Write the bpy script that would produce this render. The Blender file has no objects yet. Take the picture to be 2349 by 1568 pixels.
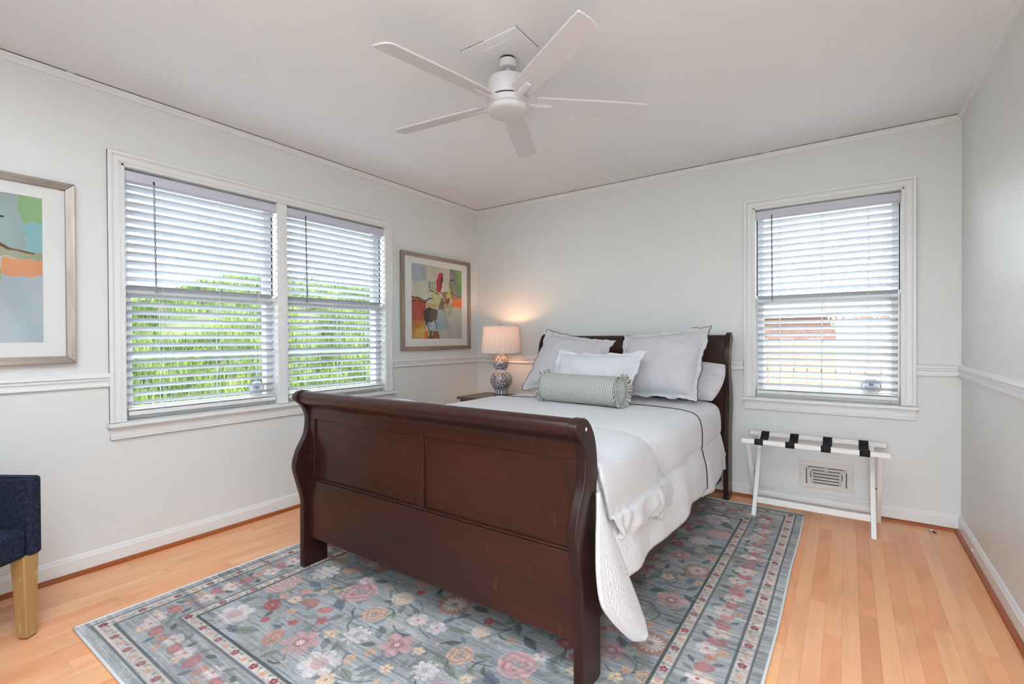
import bpy, bmesh, math, random
import numpy as np
from mathutils import Vector, Matrix, noise

SC = bpy.context.scene
COL = SC.collection
PI = math.pi

# ------------------------------------------------------------------ camera
W, H, YR = 3.636, 2.44, -4.3          # room width, ceiling height, rear wall (left wall x=0, back wall y=0)
cam_d = bpy.data.cameras.new('camera')
cam = bpy.data.objects.new('camera', cam_d)
COL.objects.link(cam)
SC.camera = cam
cam_d.sensor_width = 36.0
cam_d.lens = 36.0 * 1102.30 / 2349.0
cam_d.clip_start = 0.02
def cam_axes(yaw, pitch, roll):
    cy, sy, cp, sp = math.cos(yaw), math.sin(yaw), math.cos(pitch), math.sin(pitch)
    f = Vector((sy*cp, cy*cp, sp)); r = Vector((cy, -sy, 0)); u = r.cross(f)
    c, s = math.cos(roll), math.sin(roll)
    return c*r + s*u, -s*r + c*u, f
_r, _u, _f = cam_axes(-0.6102, -0.0075, -0.0046)
_m = Matrix((( _r.x, _u.x, -_f.x, 3.0928), (_r.y, _u.y, -_f.y, -3.8060), (_r.z, _u.z, -_f.z, 1.1462), (0, 0, 0, 1)))
cam.matrix_world = _m

# ------------------------------------------------------------------ overcast sky, exposure
SC.view_settings.view_transform = 'Standard'
SC.view_settings.look = 'None'
SC.view_settings.exposure = 0.58
SC.view_settings.gamma = 1.0
SC.view_settings.use_curve_mapping = False
SKY = 8.0
world = bpy.data.worlds.new('sky_world')
SC.world = world
world.use_nodes = True
nt = world.node_tree
nt.nodes.clear()
_o = nt.nodes.new('ShaderNodeOutputWorld')
_b = nt.nodes.new('ShaderNodeBackground')
_t = nt.nodes.new('ShaderNodeTexCoord')
_s = nt.nodes.new('ShaderNodeSeparateXYZ')
_c = nt.nodes.new('ShaderNodeValToRGB')
nt.links.new(_t.outputs['Generated'], _s.inputs[0])
nt.links.new(_s.outputs[2], _c.inputs[0])
nt.links.new(_c.outputs[0], _b.inputs[0])
nt.links.new(_b.outputs[0], _o.inputs[0])
_c.color_ramp.elements[0].position = 0.0
_c.color_ramp.elements[0].color = (0.88, 0.95, 1.0, 1)
_c.color_ramp.elements[1].position = 0.7
_c.color_ramp.elements[1].color = (0.80, 0.90, 1.0, 1)
_b.inputs[1].default_value = SKY
# ------------------------------------------------------------------ helpers
def lin(c):
    return tuple(((v/255)/12.92 if v/255 <= 0.04045 else ((v/255+0.055)/1.055)**2.4) for v in c)

class G:
    """small node graph writer"""
    def __init__(s, name):
        s.m = bpy.data.materials.new(name); s.m.use_nodes = True
        s.t = s.m.node_tree; s.t.nodes.clear()
        s.out = s.t.nodes.new('ShaderNodeOutputMaterial')
    def n(s, kind, **kw):
        nd = s.t.nodes.new('ShaderNode' + kind)
        ins = kw.pop('ins', {})
        for k, v in kw.items(): setattr(nd, k, v)
        for k, v in ins.items(): s.put(nd.inputs[k], v)
        return nd
    def put(s, sock, v):
        if isinstance(v, bpy.types.NodeSocket): s.t.links.new(v, sock)
        elif isinstance(v, bpy.types.Node): s.t.links.new(v.outputs[0], sock)
        else:
            if isinstance(v, tuple) and len(v) == 3 and sock.type == 'RGBA': v = v + (1,)
            sock.default_value = v
    def math(s, op, a, b=0.0, c=None):
        nd = s.t.nodes.new('ShaderNodeMath'); nd.operation = op
        s.put(nd.inputs[0], a); s.put(nd.inputs[1], b)
        if c is not None: s.put(nd.inputs[2], c)
        return nd.outputs[0]
    def mix(s, f, a, b, blend='MIX'):
        nd = s.t.nodes.new('ShaderNodeMix'); nd.data_type = 'RGBA'; nd.blend_type = blend
        s.put(nd.inputs[0], f); s.put(nd.inputs[6], a); s.put(nd.inputs[7], b)
        return nd.outputs[2]
    def ramp(s, f, pts):
        nd = s.t.nodes.new('ShaderNodeValToRGB'); s.put(nd.inputs[0], f)
        cr = nd.color_ramp
        while len(cr.elements) < len(pts): cr.elements.new(0.5)
        for e, (p, c) in zip(cr.elements, pts):
            e.position = p; e.color = tuple(c) + (1,)
        return nd.outputs[0]
    def coords(s, kind='Object', scale=(1, 1, 1)):
        tc = s.n('TexCoord')
        mp = s.n('Mapping', ins={'Vector': tc.outputs[kind], 'Scale': scale})
        return mp.outputs[0]
    def noise(s, vec, scale, detail=2.0, rough=0.5):
        nd = s.n('TexNoise', ins={'Vector': vec, 'Scale': scale, 'Detail': detail, 'Roughness': rough})
        return nd.outputs[0]
    def bsdf(s, color, rough=0.5, metal=0.0, spec=0.5, bump=None, bstr=0.3, bdist=0.002, coat=0.0, sheen=0.0, coat_rough=0.1):
        p = s.n('BsdfPrincipled')
        s.put(p.inputs['Base Color'], color); s.put(p.inputs['Roughness'], rough)
        s.put(p.inputs['Metallic'], metal); s.put(p.inputs['Specular IOR Level'], spec)
        p.inputs['Coat Weight'].default_value = coat; p.inputs['Coat Roughness'].default_value = coat_rough
        p.inputs['Sheen Weight'].default_value = sheen
        if bump is not None:
            b = s.n('Bump', ins={'Height': bump, 'Strength': bstr, 'Distance': bdist})
            s.put(p.inputs['Normal'], b.outputs[0])
        s.t.links.new(p.outputs[0], s.out.inputs[0])
        return p

def paint(name, col, rough=0.45, var=0.02, nscale=180.0, bstr=0.08, spec=0.4):
    g = G(name); v = g.coords()
    n1 = g.noise(v, 3.0, 3.0); n2 = g.noise(v, nscale, 2.0)
    lo = tuple(max(0, c*(1-var)) for c in col); hi = tuple(min(1, c*(1+var)) for c in col)
    g.bsdf(g.ramp(n1, [(0.3, lo), (0.7, hi)]), rough, 0, spec, bump=n2, bstr=bstr, bdist=0.0006)
    return g.m

class MB:
    """collects vertices and faces; build() links them as ONE mesh object"""
    def __init__(s): s.v = []; s.f = []; s.uv = None
    def add(s, vs, fs):
        k = len(s.v); s.v += [tuple(p) for p in vs]; s.f += [tuple(i+k for i in f) for f in fs]
        return s
    def box(s, a, b):
        x0, x1 = sorted((a[0], b[0])); y0, y1 = sorted((a[1], b[1])); z0, z1 = sorted((a[2], b[2]))
        return s.add([(x0,y0,z0),(x1,y0,z0),(x1,y1,z0),(x0,y1,z0),(x0,y0,z1),(x1,y0,z1),(x1,y1,z1),(x0,y1,z1)],
                     [(0,3,2,1),(4,5,6,7),(0,1,5,4),(1,2,6,5),(2,3,7,6),(3,0,4,7)])
    def hexa(s, p):          # 8 points: bottom ring then top ring
        return s.add(p, [(0,3,2,1),(4,5,6,7),(0,1,5,4),(1,2,6,5),(2,3,7,6),(3,0,4,7)])
    def bar(s, a, b, w, h, up=(0, 0, 1)):   # square bar from a to b, width w (side), h (along up)
        a, b, up = Vector(a), Vector(b), Vector(up)
        d = (b-a).normalized(); sd = d.cross(up).normalized(); up = sd.cross(d)
        r = []
        for p in (a, b):
            r += [p-sd*w/2-up*h/2, p+sd*w/2-up*h/2, p+sd*w/2+up*h/2, p-sd*w/2+up*h/2]
        return s.add(r, [(0,3,2,1),(4,5,6,7),(0,1,5,4),(1,2,6,5),(2,3,7,6),(3,0,4,7)])
    def prism(s, poly, axis, lo, hi):       # 2D polygon extruded along an axis; poly in the two other axes (in xyz order)
        n = len(poly); vs = []
        for t in (lo, hi):
            for p in poly:
                q = [p[0], p[1]]; q.insert(axis, t); vs.append(tuple(q))
        fs = [(i, (i+1) % n, n+(i+1) % n, n+i) for i in range(n)]
        return s.add(vs, fs + [tuple(range(n-1, -1, -1)), tuple(range(n, 2*n))])
    def ring(s, prof, path, closed=False):  # sweep of explicit rings
        n = len(prof); k = len(path); vs = [p for r in path for p in r]
        fs = []
        for i in range(k if closed else k-1):
            j = (i+1) % k
            for a in range(n):
                b = (a+1) % n
                fs.append((i*n+a, i*n+b, j*n+b, j*n+a))
        if not closed: fs += [tuple(range(n-1, -1, -1)), tuple((k-1)*n+a for a in range(n))]
        return s.add(vs, fs)
    def tube(s, pts, r, seg=8, closed=False):
        pts = [Vector(p) for p in pts]; rings = []
        k = len(pts); ref = None
        for i, p in enumerate(pts):
            d = (pts[(i+1) % k]-pts[i-1]) if closed else (pts[min(i+1, k-1)]-pts[max(i-1, 0)])
            d.normalize()
            if ref is None or abs(ref.dot(d)) > 0.95:
                ref = Vector((0, 0, 1)) if abs(d.z) < 0.9 else Vector((1, 0, 0))
            a = d.cross(ref).normalized(); b = d.cross(a); ref = b*-1 if False else ref
            rr = r[i] if isinstance(r, (list, tuple)) else r
            rings.append([p + a*(rr*math.cos(2*PI*j/seg)) + b*(rr*math.sin(2*PI*j/seg)) for j in range(seg)])
        return s.ring([0]*seg, rings, closed)
    def lathe(s, prof, c=(0, 0, 0), seg=48, fn=None):   # prof: (r, z) bottom to top
        n = len(prof); vs = []
        for j in range(seg):
            th = 2*PI*j/seg
            for i, (r, z) in enumerate(prof):
                rr = fn(r, z, th, i) if fn else r
                vs.append((c[0]+rr*math.cos(th), c[1]+rr*math.sin(th), c[2]+z))
        fs = [(j*n+i, ((j+1) % seg)*n+i, ((j+1) % seg)*n+i+1, j*n+i+1) for j in range(seg) for i in range(n-1)]
        if prof[0][0] > 1e-5: fs.append(tuple(j*n for j in range(seg-1, -1, -1)))
        if prof[-1][0] > 1e-5: fs.append(tuple(j*n+n-1 for j in range(seg)))
        return s.add(vs, fs)
    def grid(s, fn, nu, nv, uv=None):        # fn(a, b) -> point for a, b in 0..1
        k = len(s.v)
        s.v += [tuple(fn(i/(nu-1), j/(nv-1))) for j in range(nv) for i in range(nu)]
        s.f += [(k+j*nu+i, k+j*nu+i+1, k+(j+1)*nu+i+1, k+(j+1)*nu+i) for j in range(nv-1) for i in range(nu-1)]
        if uv:
            s.uv = (s.uv or []) + [uv(i/(nu-1), j/(nv-1)) for j in range(nv) for i in range(nu)]
        return s
    def build(s, name, mat, parent=None, origin=None, smooth=False, bevel=0.0, seg=2, solid=0.0, sub=0, angle=0.6, weld=False, offset=0.0):
        me = bpy.data.meshes.new(name)
        if parent is not None:
            r = parent
            while r.parent is not None: r = r.parent
            off = Vector(r.location)
        elif origin is not None: off = Vector(origin)
        else:
            xs, ys, zs = zip(*s.v)
            off = Vector(((min(xs)+max(xs))/2, (min(ys)+max(ys))/2, min(zs)))
        me.from_pydata([(p[0]-off.x, p[1]-off.y, p[2]-off.z) for p in s.v], [], s.f)
        if s.uv:
            ul = me.uv_layers.new(name='UVMap')
            li = np.zeros(len(me.loops), dtype=np.int32); me.loops.foreach_get('vertex_index', li)
            ul.data.foreach_set('uv', np.array(s.uv, dtype=np.float32)[li].ravel())
        o = bpy.data.objects.new(name, me); COL.objects.link(o)
        bm = bmesh.new(); bm.from_mesh(me)
        if weld: bmesh.ops.remove_doubles(bm, verts=bm.verts, dist=1e-5)
        bmesh.ops.recalc_face_normals(bm, faces=bm.faces)
        bm.to_mesh(me); bm.free()
        if mat: me.materials.append(mat)
        if parent is not None: o.parent = parent
        else: o.location = off
        if smooth:
            me.shade_smooth()
        if solid:
            md = o.modifiers.new('solid', 'SOLIDIFY'); md.thickness = solid; md.offset = offset
        if bevel:
            md = o.modifiers.new('bevel', 'BEVEL'); md.width = bevel; md.segments = seg; md.limit_method = 'ANGLE'; md.angle_limit = angle
            me.shade_smooth(); md.harden_normals = True
        if sub:
            md = o.modifiers.new('sub', 'SUBSURF'); md.levels = sub; md.render_levels = sub
        return o

def thing(name, label, cat, loc, group=None):
    o = bpy.data.objects.new(name, None); COL.objects.link(o); o.location = loc
    o.empty_display_size = 0.1
    return tag(o, label, cat, group)
def tag(o, label, cat, group=None, kind=None):
    if label: o['label'] = label
    if cat: o['category'] = cat
    if group: o['group'] = group
    if kind: o['kind'] = kind
    return o
def struct(o):
    o['kind'] = 'structure'; return o
def sm(pts, k=6, closed=False):
    """Catmull-Rom through 2D/3D points"""
    P = [np.array(p, float) for p in pts]; n = len(P); out = []
    rng = range(n) if closed else range(n-1)
    for i in rng:
        if closed: a, b, c, d = P[i-1], P[i], P[(i+1) % n], P[(i+2) % n]
        else: a, b, c, d = P[max(i-1, 0)], P[i], P[i+1], P[min(i+2, n-1)]
        for j in range(k):
            t = j/k
            out.append(tuple(0.5*((2*b)+(-a+c)*t+(2*a-5*b+4*c-d)*t*t+(-a+3*b-3*c+d)*t**3)))
    if not closed: out.append(tuple(P[-1]))
    return out

# ------------------------------------------------------------------ materials
M = {}
M['wall'] = paint('wall_paint', lin((223, 224, 222)), 0.42, 0.008, 220, 0.05)
M['ceiling'] = paint('ceiling_paint', lin((238, 239, 241)), 0.6, 0.008, 160, 0.06)
M['trim'] = paint('trim_paint', lin((230, 230, 229)), 0.3, 0.008, 90, 0.03, 0.5)
M['white_plastic'] = paint('white_vinyl', lin((226, 230, 236)), 0.35, 0.006, 60, 0.02)
M['fan'] = paint('fan_white', lin((214, 211, 214)), 0.35, 0.008, 60, 0.02)
M['fan_light'] = paint('frosted_lens', lin((212, 210, 212)), 0.5, 0.006, 60, 0.01)
M['headrail'] = paint('headrail_enamel', lin((203, 203, 216)), 0.4, 0.006, 60, 0.02)
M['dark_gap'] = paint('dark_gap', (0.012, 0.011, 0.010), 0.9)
M['white_wood'] = paint('white_lacquer', lin((236, 234, 232)), 0.35, 0.01, 50, 0.04)
M['strap'] = paint('black_webbing', (0.008, 0.009, 0.014), 0.7, 0.2, 900, 0.4)
M['black'] = paint('black_plastic', (0.01, 0.01, 0.012), 0.4)
M['metal'] = paint('steel', (0.55, 0.55, 0.55), 0.3, 0.05, 80, 0.02)
M['brass'] = paint('antique_brass', lin((150, 120, 80)), 0.35, 0.05, 80, 0.02)
M['grey_wand'] = paint('grey_acrylic', lin((130, 128, 134)), 0.25, 0.05, 60, 0.01, 0.6)
M['mat_board'] = paint('mat_board', lin((235, 230, 230)), 0.8, 0.006, 400, 0.05)
M['sticker_black'] = paint('sticker_ink', (0.012, 0.016, 0.03), 0.6)
M['sticker_red'] = paint('sticker_red_ink', lin((110, 40, 55)), 0.6)
M['cord'] = paint('white_cord', lin((225, 228, 235)), 0.7)
M['vent'] = paint('vent_enamel', lin((218, 212, 210)), 0.4, 0.01, 120, 0.05)

def wood_floor():
    g = G('oak_floor'); tc = g.n('TexCoord').outputs['Object']
    sp = g.n('SeparateXYZ', ins={0: tc})
    x, y = sp.outputs[0], sp.outputs[1]
    BW, BL = 0.058, 0.95
    xr = g.math('DIVIDE', x, BW); row = g.math('FLOOR', xr); fx = g.math('FRACT', xr)
    w1 = g.n('TexWhiteNoise', noise_dimensions='1D', ins={'W': row}).outputs[0]
    yy = g.math('ADD', g.math('DIVIDE', y, BL), g.math('MULTIPLY', w1, 7.3))
    sg = g.math('FLOOR', yy); fy = g.math('FRACT', yy)
    idv = g.n('CombineXYZ', ins={0: row, 1: sg}).outputs[0]
    wn = g.n('TexWhiteNoise', noise_dimensions='2D', ins={'Vector': idv})
    rnd = wn.outputs[0]
    # grain coordinates: stretched along the board, shifted per board
    gv = g.n('CombineXYZ', ins={0: g.math('MULTIPLY_ADD', x, 26.0, g.math('MULTIPLY', rnd, 40.0)),
                                1: g.math('MULTIPLY', y, 1.6), 2: g.math('MULTIPLY', rnd, 17.0)}).outputs[0]
    n1 = g.noise(gv, 1.6, 5.0, 0.6)
    fine = g.n('CombineXYZ', ins={0: g.math('MULTIPLY', x, 420.0), 1: g.math('MULTIPLY', y, 9.0)}).outputs[0]
    n2 = g.noise(fine, 1.0, 2.0)
    wv = g.n('TexWave', wave_type='RINGS', ins={'Vector': gv, 'Scale': 0.55, 'Distortion': 6.0, 'Detail': 2.0, 'Detail Scale': 0.7}).outputs[1]
    base = g.ramp(rnd, [(0.0, lin((238, 160, 110))), (0.25, lin((248, 180, 129))), (0.5, lin((252, 192, 146))), (0.7, lin((247, 184, 131))), (0.92, lin((252, 196, 148))), (1.0, lin((222, 150, 102)))])
    c = g.mix(g.math('MULTIPLY', g.ramp(n1, [(0.35, (1, 1, 1)), (0.75, (0, 0, 0))]), 0.20), base, lin((212, 138, 90)))
    c = g.mix(g.math('MULTIPLY', g.ramp(wv, [(0.62, (0, 0, 0)), (0.97, (1, 1, 1))]), 0.20), c, lin((186, 118, 76)))
    c = g.mix(g.math('MULTIPLY', g.ramp(n2, [(0.50, (0, 0, 0)), (0.8, (1, 1, 1))]), 0.18), c, lin((180, 112, 72)))
    big = g.noise(g.coords(), 1.1, 3.0)
    c = g.mix(g.math('MULTIPLY', g.ramp(big, [(0.4, (0, 0, 0)), (0.75, (1, 1, 1))]), 0.25), c, lin((246, 184, 144)))
    stn = g.ramp(g.noise(g.coords('Object', (5.0, 1.3, 1)), 1.3, 4.0, 0.65), [(0.63, (0, 0, 0)), (0.78, (1, 1, 1))])
    c = g.mix(g.math('MULTIPLY', stn, 0.32), c, lin((150, 92, 56)))
    # joints
    ex = g.math('MINIMUM', fx, g.math('SUBTRACT', 1.0, fx))
    ey = g.math('MULTIPLY', g.math('MINIMUM', fy, g.math('SUBTRACT', 1.0, fy)), BL/BW)
    ed = g.math('MINIMUM', ex, ey)
    j = g.ramp(ed, [(0.0, (1, 1, 1)), (0.022, (0, 0, 0))])
    pick = g.math('MULTIPLY_ADD', g.n('TexWhiteNoise', noise_dimensions='1D', ins={'W': g.math('ADD', row, 31.0)}).outputs[0], 0.45, 0.10)
    c = g.mix(g.math('MULTIPLY', j, pick), c, lin((92, 50, 30)))
    g.bsdf(c, g.math('MULTIPLY_ADD', n1, 0.18, 0.26), 0, 0.5, bump=g.math('SUBTRACT', n2, g.math('MULTIPLY', j, 2.0)), bstr=0.12, bdist=0.0008)
    return g.m
M['floor'] = wood_floor()

def stained_wood(name, dark, light, rough=0.3, coat=0.25, axis=0, red=None):
    g = G(name)
    sc = [3.0, 3.0, 3.0]; fine = [160.0, 160.0, 160.0]; fine[axis] = 3.0; sc[axis] = 0.8
    v1 = g.coords('Object', tuple(sc)); v2 = g.coords('Object', tuple(fine))
    n1 = g.noise(v1, 1.6, 4.0, 0.6); n2 = g.noise(v2, 1.0, 3.0)
    c = g.ramp(n1, [(0.3, dark), (0.7, light)])
    c = g.mix(g.math('MULTIPLY', n2, 0.4), c, tuple(d*0.6 for d in dark))
    sc1 = g.ramp(g.noise(g.coords('Object', (90, 90, 14)), 1.0, 1.0), [(0.735, (0, 0, 0)), (0.76, (1, 1, 1))])
    c = g.mix(g.math('MULTIPLY', sc1, 0.22), c, tuple(min(1, l*4+.03) for l in light))
    g.bsdf(c, g.math('MULTIPLY_ADD', n1, 0.15, rough), 0, 0.32, bump=n2, bstr=0.04, bdist=0.0005, coat=coat, coat_rough=0.2)
    return g.m
M['cherry'] = stained_wood('dark_cherry', lin((40, 16, 12)), lin((66, 30, 19)), 0.3, 0.22, 0)
M['cherry_post'] = stained_wood('dark_cherry_post', lin((36, 14, 12)), lin((54, 24, 18)), 0.3, 0.12, 2)
M['rail_wood'] = stained_wood('brown_rail', lin((84, 66, 58)), lin((100, 80, 70)), 0.5, 0.0, 1)
M['night'] = stained_wood('nightstand_wood', lin((84, 62, 52)), lin((112, 88, 74)), 0.3, 0.2, 1)
M['shoe'] = stained_wood('shoe_mould', lin((150, 76, 34)), lin((178, 98, 50)), 0.35, 0.1, 1)
M['leg_oak'] = stained_wood('weathered_oak', lin((172, 136, 84)), lin((198, 164, 108)), 0.55, 0.0, 2)

def fabric(name, col, rough=0.9, wscale=900.0, bstr=0.25, wr=14.0, wstr=0.5, sheen=0.2):
    g = G(name); v = g.coords()
    n = g.noise(v, wscale, 1.0); w = g.noise(v, wr, 3.0, 0.55)
    h = g.math('ADD', g.math('MULTIPLY', n, 0.15), g.math('MULTIPLY', w, wstr*4))
    g.bsdf(g.ramp(w, [(0.3, tuple(c*0.97 for c in col)), (0.7, col)]), rough, 0, 0.2, bump=h, bstr=bstr, bdist=0.006, sheen=sheen)
    return g.m
M['linen'] = fabric('white_cotton', lin((204, 202, 206)), wr=9.0, bstr=0.3)
M['duvet'] = fabric('white_duvet', lin((200, 200, 203)), wr=7.0, bstr=0.25)
M['navy_edge'] = fabric('navy_embroidery', lin((26, 27, 36)))
M['sheet'] = fabric('white_sheet', lin((222, 221, 228)))

def quilted(name, col, p=0.040, q=0.027, strength=0.5):
    """stitched chevron basket quilting, from UVs in metres"""
    g = G(name); uv = g.n('TexCoord').outputs['UV']
    sp = g.n('SeparateXYZ', ins={0: uv})
    u, v = sp.outputs[0], sp.outputs[1]
    tri = g.math('ABSOLUTE', g.math('SUBTRACT', g.math('FRACT', g.math('DIVIDE', u, p)), 0.5))
    ph = g.math('ADD', g.math('DIVIDE', v, q), g.math('MULTIPLY', tri, 2.2))
    f = g.math('FRACT', ph)
    puff = g.math('SINE', g.math('MULTIPLY', f, PI))
    colm = g.math('FRACT', g.math('DIVIDE', u, p*0.5))
    puff2 = g.math('SINE', g.math('MULTIPLY', colm, PI))
    h = g.math('MULTIPLY', g.math('POWER', puff, 0.5), g.math('POWER', puff2, 0.35))
    w = g.noise(g.coords(), 16.0, 3.0)
    h2 = g.math('ADD', h, g.math('MULTIPLY', w, 0.8))
    g.bsdf(col, 0.85, 0, 0.2, bump=h2, bstr=strength, bdist=0.005, sheen=0.2)
    return g.m
M['quilt'] = quilted('white_quilt', lin((222, 222, 225)))
M['quilt_sham'] = quilted('white_quilted_sham', lin((218, 218, 224)), 0.038, 0.026, 0.4)

def stripes():
    g = G('ticking_stripe'); uv = g.n('TexCoord').outputs['UV']
    u = g.n('SeparateXYZ', ins={0: uv}).outputs[0]
    f = g.math('FRACT', u)
    c = g.ramp(f, [(0.0, lin((206, 208, 200))), (0.50, lin((206, 208, 200))), (0.56, lin((74, 78, 74))), (0.82, lin((70, 74, 70))), (0.88, lin((206, 208, 200)))])
    g.bsdf(c, 0.9, 0, 0.2, bump=g.noise(g.coords(), 40.0, 2.0), bstr=0.25, bdist=0.004, sheen=0.2)
    return g.m
M['stripe'] = stripes()
M['bolster_end'] = fabric('sage_cotton', lin((186, 190, 184)), wr=30)

def denim():
    g = G('blue_denim'); v = g.coords('Object', (1, 1, 1))
    a = g.noise(g.coords('Object', (60, 60, 900)), 1.0, 2.0); b = g.noise(g.coords('Object', (700, 700, 60)), 1.0, 2.0)
    s = g.math('ADD', a, b); big = g.noise(v, 6.0, 3.0)
    c = g.ramp(g.math('MULTIPLY', s, 0.5), [(0.36, lin((16, 21, 34))), (0.52, lin((32, 39, 56))), (0.72, lin((84, 92, 110)))])
    c = g.mix(g.math('MULTIPLY', big, 0.35), c, lin((34, 42, 62)))
    g.bsdf(c, 0.85, 0, 0.2, bump=s, bstr=0.25, bdist=0.001, sheen=0.0)
    return g.m
M['denim'] = denim()

def glass(name, refl=0.08):
    g = G(name)
    t = g.n('BsdfTransparent', ins={0: (0.97, 0.985, 0.98)}); gl = g.n('BsdfGlossy', ins={'Roughness': 0.02})
    lw = g.n('LayerWeight', ins={'Blend': 0.5}).outputs[1]
    n = g.noise(g.coords(), 2.0, 1.0)
    f = g.math('MULTIPLY', g.math('MULTIPLY_ADD', g.math('POWER', lw, 4.0), 0.5, 0.03), g.math('MULTIPLY_ADD', n, 0.1, 0.9))
    mx = g.n('MixShader', ins={0: f, 1: t.outputs[0], 2: gl.outputs[0]})
    g.t.links.new(mx.outputs[0], g.out.inputs[0])
    return g.m
M['glass'] = glass('window_glass')
M['frame_metal'] = None
def champagne():
    g = G('champagne_frame'); n = g.noise(g.coords('Object', (200, 4, 4)), 1.0, 3.0)
    g.bsdf(g.ramp(n, [(0.3, lin((142, 130, 120))), (0.7, lin((168, 156, 146)))]), 0.38, 0.75, 0.5)
    return g.m
M['frame_metal'] = champagne()

def shade_cloth():
    g = G('pleated_shade_cloth'); n = g.noise(g.coords('Object', (300, 300, 30)), 1.0, 2.0)
    c = g.ramp(n, [(0.3, lin((214, 204, 200))), (0.7, lin((224, 214, 210)))])
    d = g.n('BsdfDiffuse', ins={0: c}); t = g.n('BsdfTranslucent', ins={0: c})
    mx = g.n('MixShader', ins={0: 0.11, 1: d.outputs[0], 2: t.outputs[0]})
    g.t.links.new(mx.outputs[0], g.out.inputs[0]); return g.m
M['shade'] = shade_cloth()

def slat_mat():
    g = G('blind_slat_vinyl'); n = g.noise(g.coords(), 5.0, 2.0)
    c = g.ramp(n, [(0.3, lin((200, 202, 209))), (0.7, lin((205, 207, 214)))])
    p = g.bsdf(c, 0.4, 0, 0.4)
    t = g.n('BsdfTranslucent', ins={0: lin((222, 226, 234))})
    mx = g.n('MixShader', ins={0: 0.14, 1: p.outputs[0], 2: t.outputs[0]})
    g.t.links.new(mx.outputs[0], g.out.inputs[0]); return g.m
M['slat'] = slat_mat()

def porcelain():
    g = G('blue_white_porcelain'); v = g.coords()
    n0 = g.n('TexNoise', ins={'Vector': v, 'Scale': 26.0, 'Detail': 3.0, 'Distortion': 1.8}).outputs[0]
    vo = g.n('TexVoronoi', feature='DISTANCE_TO_EDGE', ins={'Vector': v, 'Scale': 42.0}).outputs[0]
    n1 = g.n('TexNoise', ins={'Vector': v, 'Scale': 60.0, 'Detail': 2.0, 'Distortion': 2.5}).outputs[0]
    sp = g.n('SeparateXYZ', ins={0: v}); z = sp.outputs[2]
    white = lin((226, 220, 214)); navy = lin((36, 44, 74)); blue = lin((58, 88, 150))
    a = g.ramp(n1, [(0.50, (0, 0, 0)), (0.54, (1, 1, 1))])
    b = g.ramp(n0, [(0.60, (0, 0, 0)), (0.63, (1, 1, 1))])
    c = g.mix(a, white, navy); c = g.mix(b, c, blue)
    ve = g.ramp(vo, [(0.03, (1, 1, 1)), (0.06, (0, 0, 0))]); c = g.mix(g.math('MULTIPLY', ve, 0.7), c, navy)
    # plain bands: waist and foot (local z in metres above the base)
    def band(lo, hi): return g.math('MULTIPLY', g.math('GREATER_THAN', z, lo), g.math('LESS_THAN', z, hi))
    c = g.mix(band(0.197, 0.226), c, lin((214, 208, 204)))
    ang = g.math('ARCTAN2', sp.outputs[1], sp.outputs[0])
    pan = g.math('ABSOLUTE', g.math('SUBTRACT', g.math('FRACT', g.math('MULTIPLY', ang, 2.2)), 0.5))
    foot = g.mix(g.ramp(pan, [(0.36, (0, 0, 0)), (0.42, (1, 1, 1))]), g.mix(g.ramp(pan, [(0.08, (1, 1, 1)), (0.12, (0, 0, 0))]), lin((170, 176, 192)), navy), white)
    c = g.mix(band(-0.01, 0.042), c, foot)
    g.bsdf(c, 0.12, 0, 0.5, coat=0.5); return g.m
M['porcelain'] = porcelain()

def attr_mat(name, attr, rough=0.9, nscale=(30, 300, 30), amt=0.25, bstr=0.3, spec=0.15):
    g = G(name); a = g.n('Attribute', attribute_name=attr).outputs[0]
    n = g.noise(g.coords('Object', nscale), 1.0, 3.0, 0.6)
    k = g.math('MULTIPLY_ADD', n, amt, 1-amt*0.5)
    kk = g.n('CombineColor', ins={0: k, 1: k, 2: k}).outputs[0]
    c = g.mix(1.0, a, kk, 'MULTIPLY')
    g.bsdf(c, rough, 0, spec, bump=g.noise(g.coords('Object', (500, 500, 500)), 1.0, 1.0), bstr=bstr, bdist=0.002)
    return g.m
M['rug'] = attr_mat('rug_print', 'Col', amt=0.22)
M['art'] = attr_mat('painted_print', 'Col', 0.7, (8, 8, 8), 0.12, 0.05, 0.3)
M['binding'] = fabric('rug_binding', lin((218, 220, 220)))
# ------------------------------------------------------------------ room shell
T = 0.14
struct(MB().box((-0.0, YR, -0.12), (W, 0, 0)).build('floor', M['floor'], origin=(0, 0, 0)))
# the ceiling, with an unseen skylight added behind the camera to light the room
SKX0, SKX1, SKY0, SKY1 = 1.25, W-0.04, YR+0.02, -3.38
w = MB().box((-T, SKY1, H), (W+T, T, H+0.15)).box((-T, YR-T, H), (SKX0, SKY1, H+0.15)).box((SKX1, YR-T, H), (W+T, SKY1, H+0.15)).box((SKX0, YR-T, H), (SKX1, SKY0, H+0.15))
struct(w.build('ceiling', M['ceiling']))
# left wall with the double window, back wall with the single one
LY0, LY1, WZ0, WZ1 = -2.905, -1.195, 0.722, 2.047
BX0, BX1 = 2.552, 3.360
w = MB().box((-T, YR, -0.12), (0, LY0, H)).box((-T, LY1, -0.12), (0, T, H)).box((-T, LY0, -0.12), (0, LY1, WZ0)).box((-T, LY0, WZ1), (0, LY1, H))
struct(w.build('wall_left', M['wall']))
w = MB().box((0, 0, -0.12), (BX0, T, H)).box((BX1, 0, -0.12), (W, T, H)).box((BX0, 0, -0.12), (BX1, T, WZ0)).box((BX0, 0, WZ1), (BX1, T, H))
struct(w.build('wall_back', M['wall']))
struct(MB().box((W, YR, -0.12), (W+T, T, H)).build('wall_right', M['wall']))
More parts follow.
